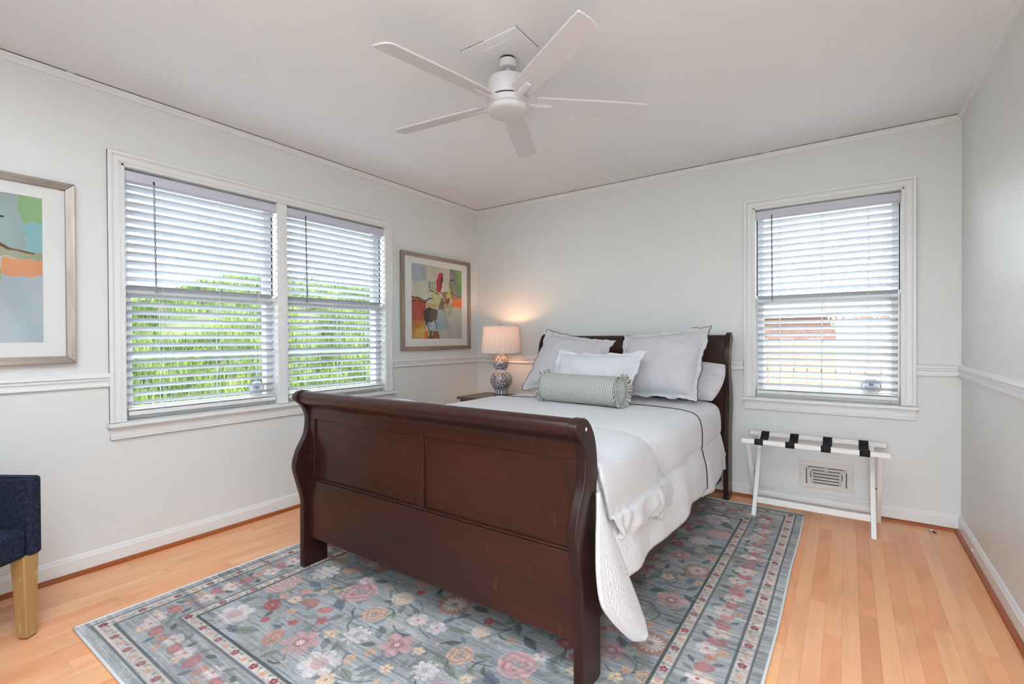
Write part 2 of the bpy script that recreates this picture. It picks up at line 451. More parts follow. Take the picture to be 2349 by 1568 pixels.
# rear wall behind the camera, with an unseen opening added to let in sky light
w = MB().box((-T, YR-T, -0.12), (2.95, YR, H)).box((W-.05, YR-T, -0.12), (W+T, YR, H)).box((2.95, YR-T, 2.05), (W-.05, YR, H))
struct(w.build('wall_rear', M['wall']))

def along(name, prof, side, spans, mat, smooth=False):
    """moulding: prof = (offset from wall, z) swept along one wall"""
    m = MB()
    for a, b in spans:
        if side == 'left': m.add(*_sw([(o, None, z) for o, z in prof], 1, a, b))
        elif side == 'right': m.add(*_sw([(W-o, None, z) for o, z in prof], 1, a, b))
        else: m.add(*_sw([(None, -o, z) for o, z in prof], 0, a, b))
    return m.build(name, mat)
def _sw(pts, ax, a, b):
    n = len(pts); vs = []
    for t in (a, b):
        for p in pts:
            q = list(p); q[ax] = t; vs.append(tuple(q))
    fs = [(i, (i+1) % n, n+(i+1) % n, n+i) for i in range(n)] + [tuple(range(n-1, -1, -1)), tuple(range(n, 2*n))]
    return vs, fs
BASE = [(0, 0), (0.014, 0), (0.014, 0.076), (0.0125, 0.080), (0.009, 0.084), (0.009, 0.089), (0.005, 0.096), (0, 0.098)]
SHOE = [(0.014, 0)] + [(0.014+0.018*math.cos(a), 0.020*math.sin(a)) for a in np.linspace(0, PI/2, 7)]
RAIL = [(0, 0.980), (0.010, 0.977), (0.019, 0.968), (0.021, 0.958), (0.017, 0.9545), (0.012, 0.953), (0.012, 0.949), (0.0165, 0.946), (0.0165, 0.942),
        (0.010, 0.938), (0.0095, 0.924), (0.010, 0.921), (0.016, 0.918), (0.016, 0.912), (0.011, 0.909), (0, 0.909)]
CROWN = [(0, 2.402), (0.007, 2.403), (0.009, 2.408), (0.009, 2.412), (0.012, 2.418), (0.017, 2.424), (0.018, 2.436), (0.0, 2.436)]
CRACK_SHADE = [(0, 2.436), (0.0165, 2.436), (0.0165, 2.44), (0, 2.44)]  # crack above the crown, its shade put in as a solid dark strip
struct(along('baseboard_left', BASE, 'left', [(YR, 0)], M['trim']))
struct(along('baseboard_back', BASE, 'back', [(0, W)], M['trim']))
struct(along('baseboard_right', BASE, 'right', [(YR, 0)], M['trim']))
struct(along('trim_1', SHOE, 'left', [(YR, 0)], M['shoe']))
struct(along('trim_2', SHOE, 'back', [(0, W)], M['shoe']))
struct(along('trim_3', SHOE, 'right', [(YR, 0)], M['shoe']))
struct(along('trim_4', RAIL, 'left', [(YR, -2.975), (-1.132, 0)], M['trim']))
struct(along('trim_5', RAIL, 'back', [(0, 2.474), (3.424, W)], M['trim']))
struct(along('trim_6', RAIL, 'right', [(YR, 0)], M['trim']))
struct(along('trim_7', CROWN, 'left', [(YR, 0)], M['trim']))
struct(along('trim_8', CROWN, 'back', [(0, W)], M['trim']))
struct(along('trim_9', CROWN + [], 'right', [(YR, 0)], M['trim']))
struct(along('trim_10', CRACK_SHADE, 'left', [(-3.7, -3.13), (-3.1, -2.55), (-2.5, 0)], M['dark_gap']))
struct(along('trim_11', CRACK_SHADE, 'back', [(0, 1.5), (1.53, 2.2), (2.23, 2.6), (2.64, 3.0), (3.03, W)], M['dark_gap']))
struct(along('trim_12', [(o, z) for o, z in [(0, 2.436), (0.018, 2.436), (0.018, 2.44), (0, 2.44)]], 'right', [(YR, 0)], M['trim']))

# ------------------------------------------------------------------ windows
# frames are written in wall coordinates: s along the wall, d depth (+ into the room), z up
def wmap(side):
    if side == 'left': return lambda s, d, z: (d, s, z)
    return lambda s, d, z: (s, -d, z)
class WB(MB):
    def __init__(s, side): super().__init__(); s.p = wmap(side)
    def b(s, a, c): return s.box(s.p(*a), s.p(*c))

def window(name, side, S0, S1, panes, sticker):
    O = {}
    cw = 0.072
    f = WB(side)   # casing: stepped colonial profile, one mesh
    for (a, c, st) in ((S0-cw, S0, 1), (S1, S1+cw, -1)):
        o0, o1 = (a, c) if st == 1 else (c, a)      # o0 outer edge, o1 inner edge
        k = st
        f.b((o0, 0, WZ0), (o1, 0.011, WZ1+cw))
        f.b((o0, 0, WZ0), (o0+k*0.016, 0.021, WZ1+cw))
        f.b((o0+k*0.016, 0, WZ0), (o0+k*0.022, 0.016, WZ1+cw-0.016))
        f.b((o1-k*0.026, 0, WZ0), (o1-k*0.021, 0.0145, WZ1+0.026))
        f.b((o1-k*0.015, 0, WZ0), (o1-k*0.004, 0.0145, WZ1+0.015))
    f.b((S0-cw+0.016, 0, WZ1+0.001), (S1+cw-0.016, 0.0112, WZ1+cw-0.001))
    f.b((S0-cw+0.016, 0, WZ1+cw-0.016), (S1+cw-0.016, 0.021, WZ1+cw))
    f.b((S0-cw+0.022, 0, WZ1+cw-0.022), (S1+cw-0.022, 0.016, WZ1+cw-0.016))
    f.b((S0-0.026, 0, WZ1+0.021), (S1+0.026, 0.0145, WZ1+0.026))
    f.b((S0-0.015, 0, WZ1+0.004), (S1+0.015, 0.0145, WZ1+0.015))
    for m0, m1 in zip(panes[:-1], panes[1:]):
        f.b((m0[1], -0.12, WZ0), (m1[0], 0.010, WZ1))
        f.b((m0[1]+0.008, 0.010, WZ0), (m1[0]-0.008, 0.014, WZ1))
    win = struct(f.build(name, M['trim'], bevel=0.0012, seg=1))
    st = WB(side); st.b((S0-cw-0.012, 0.0, 0.700), (S1+cw+0.012, 0.045, 0.720)); st.b((S0+0.001, -0.13, 0.700), (S1-0.001, 0.0, 0.720))
    st.build('window_sill', M['trim'], win, bevel=0.004, seg=3)
    ap = WB(side)
    ap.b((S0-cw+0.002, 0, 0.636), (S1+cw-0.002, 0.012, 0.700)); ap.b((S0-cw+0.002, 0, 0.636), (S1+cw-0.002, 0.017, 0.646))
    ap.b((S0-cw+0.002, 0, 0.650), (S1+cw-0.002, 0.015, 0.657)); ap.b((S0-cw+0.002, 0, 0.686), (S1+cw-0.002, 0.022, 0.700))
    ap.build('apron', M['trim'], win, bevel=0.0012, seg=1)
    for a, c in panes:
        # inner sash (lower), outer sash (upper), storm frame
        lo = WB(side)
        lo.b((a, -0.085, WZ0), (a+0.045, -0.055, 1.43)); lo.b((c-0.045, -0.085, WZ0), (c, -0.055, 1.43))
        lo.b((a+0.045, -0.085, WZ0), (c-0.045, -0.055, 0.79)); lo.b((a+0.045, -0.085, 1.385), (c-0.045, -0.055, 1.43))
        lo.build('lower_sash', M['trim'], win, bevel=0.003)
        up = WB(side)
        up.b((a, -0.117, 1.385), (a+0.040, -0.088, WZ1)); up.b((c-0.040, -0.117, 1.385), (c, -0.088, WZ1))
        up.b((a+0.040, -0.117, 1.385), (c-0.040, -0.088, 1.43)); up.b((a+0.040, -0.117, WZ1-0.045), (c-0.040, -0.088, WZ1))
        up.build('upper_sash', M['trim'], win, bevel=0.003)
        sf = WB(side)
        sf.b((a+0.0, -0.140, WZ0), (a+0.030, -0.122, WZ1)); sf.b((c-0.030, -0.140, WZ0), (c, -0.122, WZ1))
        sf.b((a+0.030, -0.140, 1.045), (c-0.030, -0.122, 1.075)); sf.b((a+0.030, -0.140, WZ0), (c-0.030, -0.122, 0.755)); sf.b((a+0.030, -0.140, WZ1-0.03), (c-0.030, -0.122, WZ1))
        sf.build('storm_frame', M['white_plastic'], win, bevel=0.002)
        g = WB(side); g.b((a+0.044, -0.072, 0.789), (c-0.044, -0.068, 1.386)); g.build('lower_glass', M['glass'], win)
        g = WB(side); g.b((a+0.039, -0.104, 1.429), (c-0.039, -0.100, WZ1-0.044)); g.build('upper_glass', M['glass'], win)
        tr = WB(side)      # dark balance tracks beside the upper sash
        for q0, q1 in ((a+0.0005, a+0.006), (c-0.006, c-0.0005)): tr.b((q0, -0.060, 1.44), (q1, -0.052, WZ1-0.02))
        tr.build('balance_track', M['dark_gap'], win)
    # security sticker on the lower glass: white octagon, dark outline, red emblem
    sc, sz, kind = sticker
    P = wmap(side); r = 0.052
    def oct_(rr, d): return [P(sc+rr*1.06*math.cos(PI/8+i*PI/4), d, sz+rr*math.sin(PI/8+i*PI/4)) for i in range(8)]
    def plate(rr, d0, d1):
        m = MB(); a = oct_(rr, d0); b = oct_(rr, d1)
        return m.add(a+b, [(i, (i+1) % 8, 8+(i+1) % 8, 8+i) for i in range(8)] + [tuple(range(7, -1, -1)), tuple(range(8, 16))])
    s_ = plate(r, -0.0676, -0.0672).build('window_sticker', M['sticker_black'], win)
    plate(r*0.93, -0.0672, -0.0668).build('sticker_face', M['sticker_white'] if 'sticker_white' in M else M['white_plastic'], s_)
    e = MB()
    if kind == 'round':
        for rr in (0.017, 0.012, 0.007):
            pts = [P(sc+rr*math.cos(t), -0.0662, sz+0.012+rr*1.1*math.sin(t)) for t in np.linspace(0, 2*PI, 20)[:-1]]
            e.tube(pts, 0.0012, 5, True)
        e.tube([P(sc, -0.0662, sz-0.006), P(sc, -0.0662, sz+0.03)], 0.0016, 5)
    else:
        for k in range(-2, 3):
            for sg in (-1, 1):
                e.tube([P(sc+k*0.0065+sg*0.006, -0.0662, sz+0.026), P(sc+k*0.0045, -0.0662, sz+0.008)], 0.0011, 5)
        e.tube([P(sc-0.035, -0.0662, sz+0.001), P(sc+0.035, -0.0662, sz+0.001)], 0.0012, 5)
        e.tube([P(sc-0.022, -0.0662, sz-0.026), P(sc+0.022, -0.0662, sz-0.026)], 0.0008, 5)
    e.build('emblem', M['sticker_red'] if kind == 'round' else M['sticker_red'], s_)
    return win

window('window_1', 'left', LY0, LY1, [(LY0, -2.092), (-2.022, LY1)], (-2.195, 0.832, 'round'))
window('window_2', 'back', BX0, BX1, [(BX0, BX1)], (3.215, 0.822, 'wings'))

# ------------------------------------------------------------------ blinds
def blind(side, a, c, wand_s, cords, label, top=2.036, bottom=0.748):
    P = wmap(side)
    mid = (a+c)/2
    root = thing('window_blind', label, 'blind', P(mid, 0, bottom), 'white slatted blinds over the windows')
    hr = WB(side); hr.b((a+0.004, -0.050, 1.980), (c-0.004, -0.006, top)); hr.b((a+0.008, -0.006, 1.984), (c-0.008, 0.002, top-0.002))
    hr.build('headrail', M['headrail'], root, bevel=0.003)
    for q0, q1 in ((a+0.002, a+0.007), (c-0.007, c-0.002)):
        ec = WB(side); ec.b((q0, -0.048, 1.982), (q1, 0.004, top-0.003)); ec.build('end_cap', M['white_plastic'], root, bevel=0.001, seg=1)
    n = 27; z0, z1 = 0.812, 1.955
    sl = MB(); tl = math.radians(24); hw = 0.0248
    for i in range(n):
        z = z0 + (z1-z0)*i/(n-1)
        prof = []
        for t in np.linspace(-1, 1, 5):
            dd = t*hw*math.cos(tl); dz = t*hw*math.sin(tl) + 0.0025*(1-t*t)
            prof.append((-0.030+dd, z+dz))
        lo = [(d, q-0.0014) for d, q in prof]; hi = [(d, q+0.0014) for d, q in prof]
        ringp = lo + hi[::-1]
        s0 = a+0.012; s1 = c-0.012
        sag = 0.0006*math.sin(i*2.1)
        k = len(ringp)
        vs = [P(s0, d, q+sag) for d, q in ringp] + [P(s1, d, q-sag) for d, q in ringp]
        fs = [(j, (j+1) % k, k+(j+1) % k, k+j) for j in range(k)] + [tuple(range(k-1, -1, -1)), tuple(range(k, 2*k))]
        sl.add(vs, fs)
    sl.build('slats', M['slat'], root)
    br = WB(side); br.b((a+0.012, -0.056, bottom), (c-0.012, -0.004, bottom+0.022)); br.b((a+0.012, -0.055, bottom+0.026), (c-0.012, -0.006, bottom+0.033))
    br.build('bottom_rail', M['trim'], root, bevel=0.002)
    cd = MB()
    for s in cords:
        cd.tube([P(s, -0.0055, bottom+0.02), P(s, -0.0055, 1.985)], 0.0011, 5)
        cd.tube([P(s, -0.0535, bottom+0.02), P(s, -0.0535, 1.985)], 0.0011, 5)
        for i in range(n):
            z = z0+(z1-z0)*i/(n-1) - 0.004
            cd.tube([P(s, -0.0055, z+0.010), P(s, -0.0535, z-0.010)], 0.0009, 4)
        lp = [P(s+0.014*math.cos(t), 0.0, bottom+0.026+0.012*math.sin(t)) for t in np.linspace(0, 2*PI, 12)[:-1]]
        cd.tube(lp, 0.0011, 5, True)
        cd.tube([P(s, 0.0, bottom+0.014), P(s+0.001, 0.002, bottom-0.012)], 0.001, 5)
    cd.build('ladder_cord', M['cord'], root)
    wd = MB().tube([P(wand_s, 0.006, 1.985), P(wand_s+0.004, 0.012, 1.40)], 0.0046, 8)
    o = wd.build('tilt_wand', M['grey_wand'], root, smooth=False); o['label'] = 'grey tilt wand'
    hk = MB().tube([P(wand_s, -0.006, 2.002), P(wand_s, 0.007, 2.0), P(wand_s, 0.008, 1.985)], 0.004, 6)
    hk.build('hook', M['black'], o)
    return root
blind('left', LY0, -2.092, -2.775, (-2.735, -2.44, -2.205), 'white slatted blind over the left half of the double window')
blind('left', -2.022, LY1, -1.885, (-1.86, -1.60, -1.335), 'white slatted blind over the double window half nearest the corner picture')
blind('back', BX0, BX1, 2.655, (2.70, 2.95, 3.20), 'white slatted blind over the single window behind the luggage rack')
# ------------------------------------------------------------------ rug (printed flowers as a colour attribute)
RX, RY, RW, RL, RT = 0.585, -3.245, 2.275, 3.030, 0.008
FL = {
    'swirl': [(0.337,0.66,0.184),(1.896,2.391,0.143)],
    'daisy': [(0.419,0.83,0.136),(1.828,2.241,0.132)],
    'or5': [(0.378,0.932,0.086),(0.321,0.995,0.088),(0.563,0.774,0.043),(0.618,0.757,0.038),(0.79,0.91,0.043),(1.47,0.909,0.044),(1.641,0.762,0.041),(1.861,1.754,0.047),(1.939,1.75,0.046),(1.867,1.306,0.044),(1.945,1.31,0.046),(1.886,1.005,0.043)],
    'cosmos': [(0.46,1.032,0.082),(1.132,0.651,0.142),(1.88,1.536,0.146)],
    'salmon': [(0.504,0.922,0.101),(0.706,0.412,0.11),(1.695,1.713,0.054)],
    'tulip': [(0.606,1.01,0.079),(0.605,0.633,0.093),(0.706,0.637,0.074),(1.764,2.53,0.088),(1.699,1.885,0.058)],
    'white5': [(0.649,0.894,0.07),(1.077,0.807,0.087),(1.083,0.806,0.081),(1.182,0.809,0.082),(1.61,0.898,0.057)],
    'rose': [(0.705,0.812,0.164),(1.561,0.814,0.146)],
    'pink5': [(0.507,0.676,0.059)],
    'cr5': [(0.572,0.718,0.046),(1.077,0.39,0.068),(1.858,2.117,0.06),(1.803,1.735,0.065),(1.823,1.332,0.045),(1.867,0.952,0.054)],
    'red5': [(0.937,0.962,0.046),(0.678,0.509,0.045),(1.323,0.964,0.051),(1.737,2.382,0.059),(1.692,1.773,0.049),(1.724,1.182,0.029)],
    'crpeo': [(0.91,0.882,0.106),(1.34,0.891,0.078)],
    'redcos': [(0.484,0.531,0.104),(1.647,1.013,0.09),(1.734,2.137,0.083)],
    'peony': [(0.905,0.737,0.108),(1.365,0.74,0.105),(1.94,2.058,0.077),(1.951,1.006,0.071)],
    'navy': [(0.479,0.736,0.074),(0.721,0.694,0.08),(0.517,0.349,0.063),(0.65,0.46,0.037),(1.217,0.933,0.045),(1.186,0.876,0.051),(1.45,0.987,0.059),(1.541,0.7,0.078),(1.814,1.137,0.065),(1.919,1.993,0.057),(1.936,1.379,0.05),(1.931,1.684,0.056),(1.811,1.936,0.057)],
    'leaf': [(0.354,0.496,0.065),(0.419,0.554,0.049),(0.946,0.519,0.045),(0.574,0.375,0.091),(0.852,0.672,0.057),(0.971,0.774,0.042),(0.381,0.897,0.061),(0.584,0.932,0.05),(0.574,0.87,0.067),(0.415,0.687,0.039),(0.419,0.64,0.055),(1.263,0.619,0.052),(1.109,0.445,0.063),(0.79,0.354,0.057),(1.445,0.698,0.043),(1.267,0.845,0.049),(1.239,0.838,0.043),(1.292,0.855,0.042),(1.671,0.938,0.051),(1.679,0.869,0.052),(1.396,1.0,0.054),(1.321,0.685,0.06),(1.381,0.664,0.063),(1.437,0.782,0.054),(1.575,1.031,0.032),(0.967,0.821,0.056),(1.232,0.597,0.041),(1.754,1.701,0.065),(1.844,1.429,0.057),(1.943,1.442,0.051),(1.661,2.087,0.062),(1.913,1.086,0.07),(1.863,1.791,0.054)],
    'dark': [(0.534,0.49,0.043),(0.715,0.93,0.061),(0.875,0.831,0.04),(1.041,0.591,0.049),(1.295,0.776,0.053),(1.535,0.939,0.075),(1.483,0.722,0.037),(1.003,1.016,0.049),(1.243,1.01,0.07),(1.772,1.836,0.043),(1.921,2.207,0.074),(1.902,2.564,0.105),(1.939,1.589,0.06),(1.804,1.584,0.062)],
    'magno': [(0.423,0.405,0.151),(0.986,0.426,0.15),(1.836,2.642,0.148)],
    'dot': [(1.016,0.732,0.026),(0.874,0.357,0.023),(1.059,0.48,0.025),(1.219,0.483,0.022),(1.253,0.737,0.022),(1.798,1.415,0.029)],
    'cosdot': [(0.822,0.454,0.147),(1.782,1.993,0.137),(1.799,1.074,0.123)],
    'daisyt': [(0.958,0.603,0.111),(1.317,0.611,0.102)],
    'sun': [(1.127,0.977,0.165),(1.906,1.873,0.146),(1.905,1.195,0.158)],
    'brown': [(1.366,0.862,0.041),(1.421,0.863,0.038),(1.728,1.571,0.068)],
}

def raster_rug(step=0.0025):
    rs = np.random.RandomState(7)
    nu, nv = int(round(RW/step))+1, int(round(RL/step))+1
    U, V = np.meshgrid(np.linspace(0, RW, nu), np.linspace(0, RL, nv))
    L = lambda *c: np.array(c, float)
    def blur(a, n, ax):
        k = np.ones(n)/n
        return np.apply_along_axis(lambda r: np.convolve(np.pad(r, (n//2, n-1-n//2), 'reflect'), k, 'valid'), ax, a)
    def norm(a): a = a-a.mean(); return a/(a.std()+1e-9)
    st = norm(blur(rs.rand(nv, nu), 51, 1)); st2 = norm(blur(blur(rs.rand(nv, nu), 151, 1), 5, 0)); sp = norm(blur(blur(rs.rand(nv, nu), 3, 1), 2, 0))
    lo = norm(blur(blur(np.repeat(np.repeat(rs.rand(nv//40+1, nu//40+1), 40, 0), 40, 1)[:nv, :nu], 60, 1), 60, 0))
    streak = np.clip(0.5*st+0.6*st2+0.3*sp, -2.4, 2.4)
    base = L(163, 165, 165)[None, None]
    img = base + (streak*17+lo*8)[..., None]*L(1.0, 0.98, 0.95)
    img += np.clip(st2-0.8, 0, 1)[..., None]*L(-46, -43, -38)
    fade = np.clip(0.74+0.20*streak, 0.28, 1.0)
    def comp(sl, mask, col, k=1.0):
        m = np.clip(mask, 0, 1)*k*fade[sl]
        img[sl] = img[sl]*(1-m[..., None]) + (col if col.ndim == 3 else col[None, None]) * m[..., None]
    def local(u, v, R, rot):
        i0, i1 = max(0, int((u-R*1.15)/step)), min(nu, int((u+R*1.15)/step)+2)
        j0, j1 = max(0, int((v-R*1.15)/step)), min(nv, int((v+R*1.15)/step)+2)
        sl = (slice(j0, j1), slice(i0, i1))
        x = (U[sl]-u)/R; y = (V[sl]-v)/R
        c, s = math.cos(rot), math.sin(rot)
        x, y = c*x+s*y, -s*x+c*y
        return sl, x, y, np.hypot(x, y), np.arctan2(y, x)
    def soft(d, R): return np.clip(d*R/step*0.8+0.5, 0, 1)
    PINK, WHITE, RED, MAR = L(202, 158, 157), L(224, 214, 209), L(170, 98, 98), L(122, 70, 78)
    ORG, CRM, TEAL = L(206, 164, 138), L(226, 198, 168), L(122, 150, 152)
    def flower(t, u, v, d, rot=None):
        R = d/2; rot = rs.rand()*6.28 if rot is None else rot
        sl, x, y, r, th = local(u, v, R, rot)
        if r.size == 0: return
        sd = streak[sl]
        def pet(n, b, p): return b + (1-b)*np.abs(np.cos(n*th/2))**p
        def shade(c, k, a): return np.clip(c[None, None] + (k*a)[..., None]*L(1, 1, 1), 0, 255)
        if t in ('rose', 'peony', 'crpeo', 'swirl'):
            n, am = {'rose': (7, .07), 'peony': (15, .06), 'crpeo': (11, .08), 'swirl': (6, .09)}[t]
            col = {'rose': PINK, 'peony': L(202, 164, 142), 'crpeo': L(220, 196, 178), 'swirl': L(204, 170, 164)}[t]
            edge = 1-am + am*np.abs(np.sin(n*th/2))
            ringn = np.sin(r*(15 if t != 'swirl' else 26) + 1.6*np.sin(3*th+1) + 0.7*np.sin(7*th))
            comp(sl, soft(edge-r, R), shade(col, ringn, 15 if t != 'peony' else 18))
            if t == 'rose':
                comp(sl, soft(0.10-np.abs(r-0.55-.12*np.sin(3*th)), R)*(np.sin(th*1.5+.5) > -.2), L(172, 104, 108), .55)
            cc = {'rose': TEAL, 'peony': L(120, 130, 142), 'crpeo': L(222, 190, 150), 'swirl': col}[t]
            comp(sl, soft(.17+.09*np.cos(6*th)-r, R), cc, .9)
        elif t in ('cosmos', 'cosdot'):
            n = 5 if t == 'cosmos' else 6
            e = pet(n, .42, .55)
            comp(sl, soft(e-r, R), shade(PINK, np.cos(n*th)*.5+sd*.4, 10))
            stroke = soft(.16-np.abs(((th*13/6.283) % 1)-.5)*.55, .04)*(r > .16)*(r < .30+.16*np.abs(np.cos(6.5*th)))
            comp(sl, stroke, MAR, .8)
            if t == 'cosmos': comp(sl, soft(.14-r, R), L(216, 196, 182))
            else:
                for k in range(7):
                    a = k*6.283/6; rr = .17 if k < 6 else 0
                    comp(sl, soft(.075-np.hypot(x-rr*math.cos(a), y-rr*math.sin(a)), R), L(232, 222, 216))
        elif t == 'magno':
            e = pet(6, .45, .45)
            comp(sl, soft(e-r, R), shade(WHITE, sd, 4))
            comp(sl, np.clip(1-r/.5, 0, 1)*.8, L(206, 160, 156))
            comp(sl, soft(.13-np.abs(((th*17/6.283) % 1)-.5)*.5, .04)*(r < .42)*(r > .08), L(176, 110, 112), .6)
        elif t in ('daisy', 'daisyt', 'sun'):
            k = 1.0
            if t == 'sun':
                rag = .92+.10*np.sin(23*th)*np.sin(11*th+1)
                comp(sl, soft(rag-r, R), shade(L(172, 122, 106), sd, 14), .85); k = .66
            n = 16 if t == 'sun' else 9
            e = k*pet(n, .5, .6)
            comp(sl, soft(e-r, R), shade(WHITE, sd, 6))
            comp(sl, soft(.05-np.abs(((th*n/6.283+.5) % 1)-.5)*.35, .05)*(r > .25*k)*(r < .85*k), L(176, 166, 164), .5)
            comp(sl, soft((.26+.06*np.cos(9*th))*k-r, R), {'daisy': L(220, 194, 160), 'daisyt': L(150, 166, 160), 'sun': L(120, 116, 118)}[t], .85)
        elif t in ('white5', 'cr5', 'or5', 'red5', 'pink5'):
            col = {'white5': L(220, 205, 200), 'cr5': CRM, 'or5': ORG, 'red5': L(182, 96, 96), 'pink5': L(208, 158, 152)}[t]
            e = pet(5, .5, .5); comp(sl, soft(e-r, R), shade(col, sd, 7))
            comp(sl, soft(.17-r, R), L(178, 92, 92) if t in ('white5', 'pink5') else L(166, 112, 82), .8)
        elif t in ('redcos', 'salmon', 'tulip', 'brown'):
            col = {'redcos': L(168, 88, 90), 'salmon': L(200, 140, 124), 'tulip': L(182, 116, 114), 'brown': L(140, 118, 116)}[t]
            q = np.hypot(x, y*1.45); n = {'redcos': 9, 'salmon': 10, 'tulip': 3, 'brown': 7}[t]
            e = .88+.12*np.abs(np.sin(n*th/2))
            comp(sl, soft(e-q, R), shade(col, sd+np.sin(8*q+2*th), 12), .9 if t != 'brown' else .55)
            if t == 'redcos': comp(sl, soft(.2-q, R), L(206, 160, 130), .9)
            if t == 'tulip': comp(sl, soft(.5-np.hypot(x-.3, y), R), L(206, 142, 140), .5)
        elif t in ('leaf', 'navy', 'dark'):
            col = {'leaf': L(120, 128, 112), 'navy': L(92, 102, 122), 'dark': L(74, 84, 78)}[t]
            hw = .46*(1-np.clip(np.abs(x), 0, 1)**1.8)
            comp(sl, soft(hw-np.abs(y), R), shade(col, sd+np.sin(x*18+np.abs(y)*14), 9), .8)
            comp(sl, soft(.035-np.abs(y), R)*(np.abs(x) < .95), L(70, 78, 74), .6)
        elif t == 'dot':
            comp(sl, soft(.95-np.hypot(x, y*1.4), R), L(222, 178, 142))
    def stem(p, q, bow, wd=.0028, col=L(66, 76, 74)):
        n = 30
        for i in range(n):
            t = i/(n-1)
            a = p[0]*(1-t)+q[0]*t - bow*(q[1]-p[1])*math.sin(t*PI); b = p[1]*(1-t)+q[1]*t + bow*(q[0]-p[0])*math.sin(t*PI)
            sl, x, y, r, th = local(a, b, wd*1.6, 0)
            if r.size: comp(sl, np.clip(1.2-r, 0, 1), col, .6)
    D = np.minimum(np.minimum(U, RW-U), np.minimum(V, RL-V))
    # field flowers
    pts = [(u, v, d) for k in FL for u, v, d in FL[k]]
    fade0 = fade.copy(); fade *= .55
    for i in range(420): flower(('leaf', 'dark', 'leaf', 'navy', 'leaf')[i % 5], rs.uniform(.33, RW-.33), rs.uniform(.33, RL-.33), rs.uniform(.045, .095))
    fade[:] = fade0
    for i in range(70):
        p = pts[rs.randint(len(pts))]; a = rs.rand()*6.28; ln = .06+.10*rs.rand()
        stem(p[:2], (p[0]+ln*math.cos(a), p[1]+ln*math.sin(a)), rs.uniform(-.4, .4))
    for k in ('leaf', 'navy', 'dark', 'brown'):
        for u, v, d in FL[k]: flower(k, u, v, d*(1.25 if k != 'brown' else 1))
    kinds = ['cosmos', 'rose', 'magno', 'peony', 'daisy', 'sun', 'redcos', 'or5', 'cr5', 'tulip', 'cosdot', 'leaf', 'dark', 'navy', 'leaf', 'red5', 'salmon', 'leaf', 'or5']
    size = dict(cosmos=.14, rose=.15, magno=.145, peony=.10, daisy=.12, sun=.15, redcos=.09, or5=.045, cr5=.055, tulip=.08, cosdot=.13, leaf=.07, dark=.07, navy=.08, red5=.05, salmon=.09)
    for i in range(1500):
        k = kinds[rs.randint(len(kinds))]; d = size[k]*rs.uniform(.85, 1.15)
        u, v = rs.uniform(.36, RW-.36), rs.uniform(.36, RL-.36)
        if v < 1.1 and u < 1.62: g = -.006
        elif u > 1.68 and v < 2.7: g = -.006
        else: g = .004
        if all((u-a)**2+(v-b)**2 > ((d+c)/2+g)**2 for a, b, c in pts):
            pts.append((u, v, d)); flower(k, u, v, d)
    for k in ('swirl', 'salmon', 'redcos', 'tulip', 'sun', 'daisy', 'daisyt', 'magno', 'rose', 'peony', 'crpeo', 'cosmos', 'cosdot', 'white5', 'or5', 'pink5', 'cr5', 'red5', 'dot'):
        for u, v, d in FL[k]: flower(k, u, v, d)
    # borders
    ln = L(74, 82, 84); cream = L(216, 204, 196)
    bandn = base[0, 0] + (streak*16+lo*7)[..., None]
    full = (slice(0, nv), slice(0, nu))
    m = (D < .312).astype(float); img[:] = img*(1-m[..., None]) + bandn*m[..., None]
    def band(a, b, col, k=1.0, amp=6):
        mm = np.clip((D-a)/step+.5, 0, 1)*np.clip((b-D)/step+.5, 0, 1)
        comp(full, mm*k/np.maximum(fade, .3)*np.clip(fade+.08, 0, 1), np.clip(col[None, None]+(streak*amp)[..., None], 0, 255))
    band(.034, .092, cream); band(.258, .308, cream)
    band(.034, .042, ln, .85, 14); band(.090, .101, ln, .8, 14); band(.257, .267, ln, .8, 14); band(.304, .316, L(62, 72, 74), .95, 12)
    def run(side, off, s): # point at distance `off` from the edge, `s` along it
        return {'l': (off, s), 'r': (RW-off, s), 'f': (s, off), 'b': (s, RL-off)}[side]
    for side, Ln in (('l', RL), ('r', RL), ('f', RW), ('b', RW)):
        for off in (.067, .286):
            n = int(round((Ln-2*off)/.066)); ds = (Ln-2*off)/n
            for i in range(n+1):
                s = off+i*ds; u, v = run(side, off, s)
                if i < n:
                    for h in range(14):
                        uu, vv = run(side, off+.010*math.sin(h/14*2*PI), s+ds*h/14)
                        sl, x, y, r, th = local(uu, vv, .003, 0); comp(sl, np.clip(1.1-r, 0, 1), L(128, 134, 118), .75)
                    uu, vv = run(side, off+.010, s+ds*.45); flower('leaf', uu, vv, .022)
                if i % 2: flower('or5', u, v, .030)
                else:
                    sl, x, y, r, th = local(u, v, .0165, .4)
                    comp(sl, soft(.6+.4*np.abs(np.cos(2.5*th))**.5-r, .0165), L(136, 66, 74), .95); comp(sl, soft(.28-r, .0165), L(206, 160, 150), .9)
        n = int(round((Ln-.36)/.30)); ds = (Ln-.36)/n
        seq = [('white5', .03, .0, .105), ('cr5', .045, -.035, .05), ('leaf', .075, .045, .06), ('tulip', .10, -.005, .10), ('dark', .125, .045, .06), ('navy', .14, -.045, .06), ('salmon', .17, -.01, .085),
               ('white5', .215, .012, .10), ('or5', .215, -.045, .055), ('leaf', .245, .05, .06), ('tulip', .275, -.01, .095), ('dark', .30, .035, .06)]
        for i in range(n):
            for k, a, o, d in seq:
                s = .18+(i*ds)+a/.30*ds
                if .16 < s < Ln-.16:
                    u, v = run(side, .179+o, s); flower(k, u, v, d*rs.uniform(.72, .86))
    c = np.clip(img*np.array([.975, .97, .975]), 0, 255)/255
    c = np.where(c <= 0.04045, c/12.92, ((c+0.055)/1.055)**2.4)
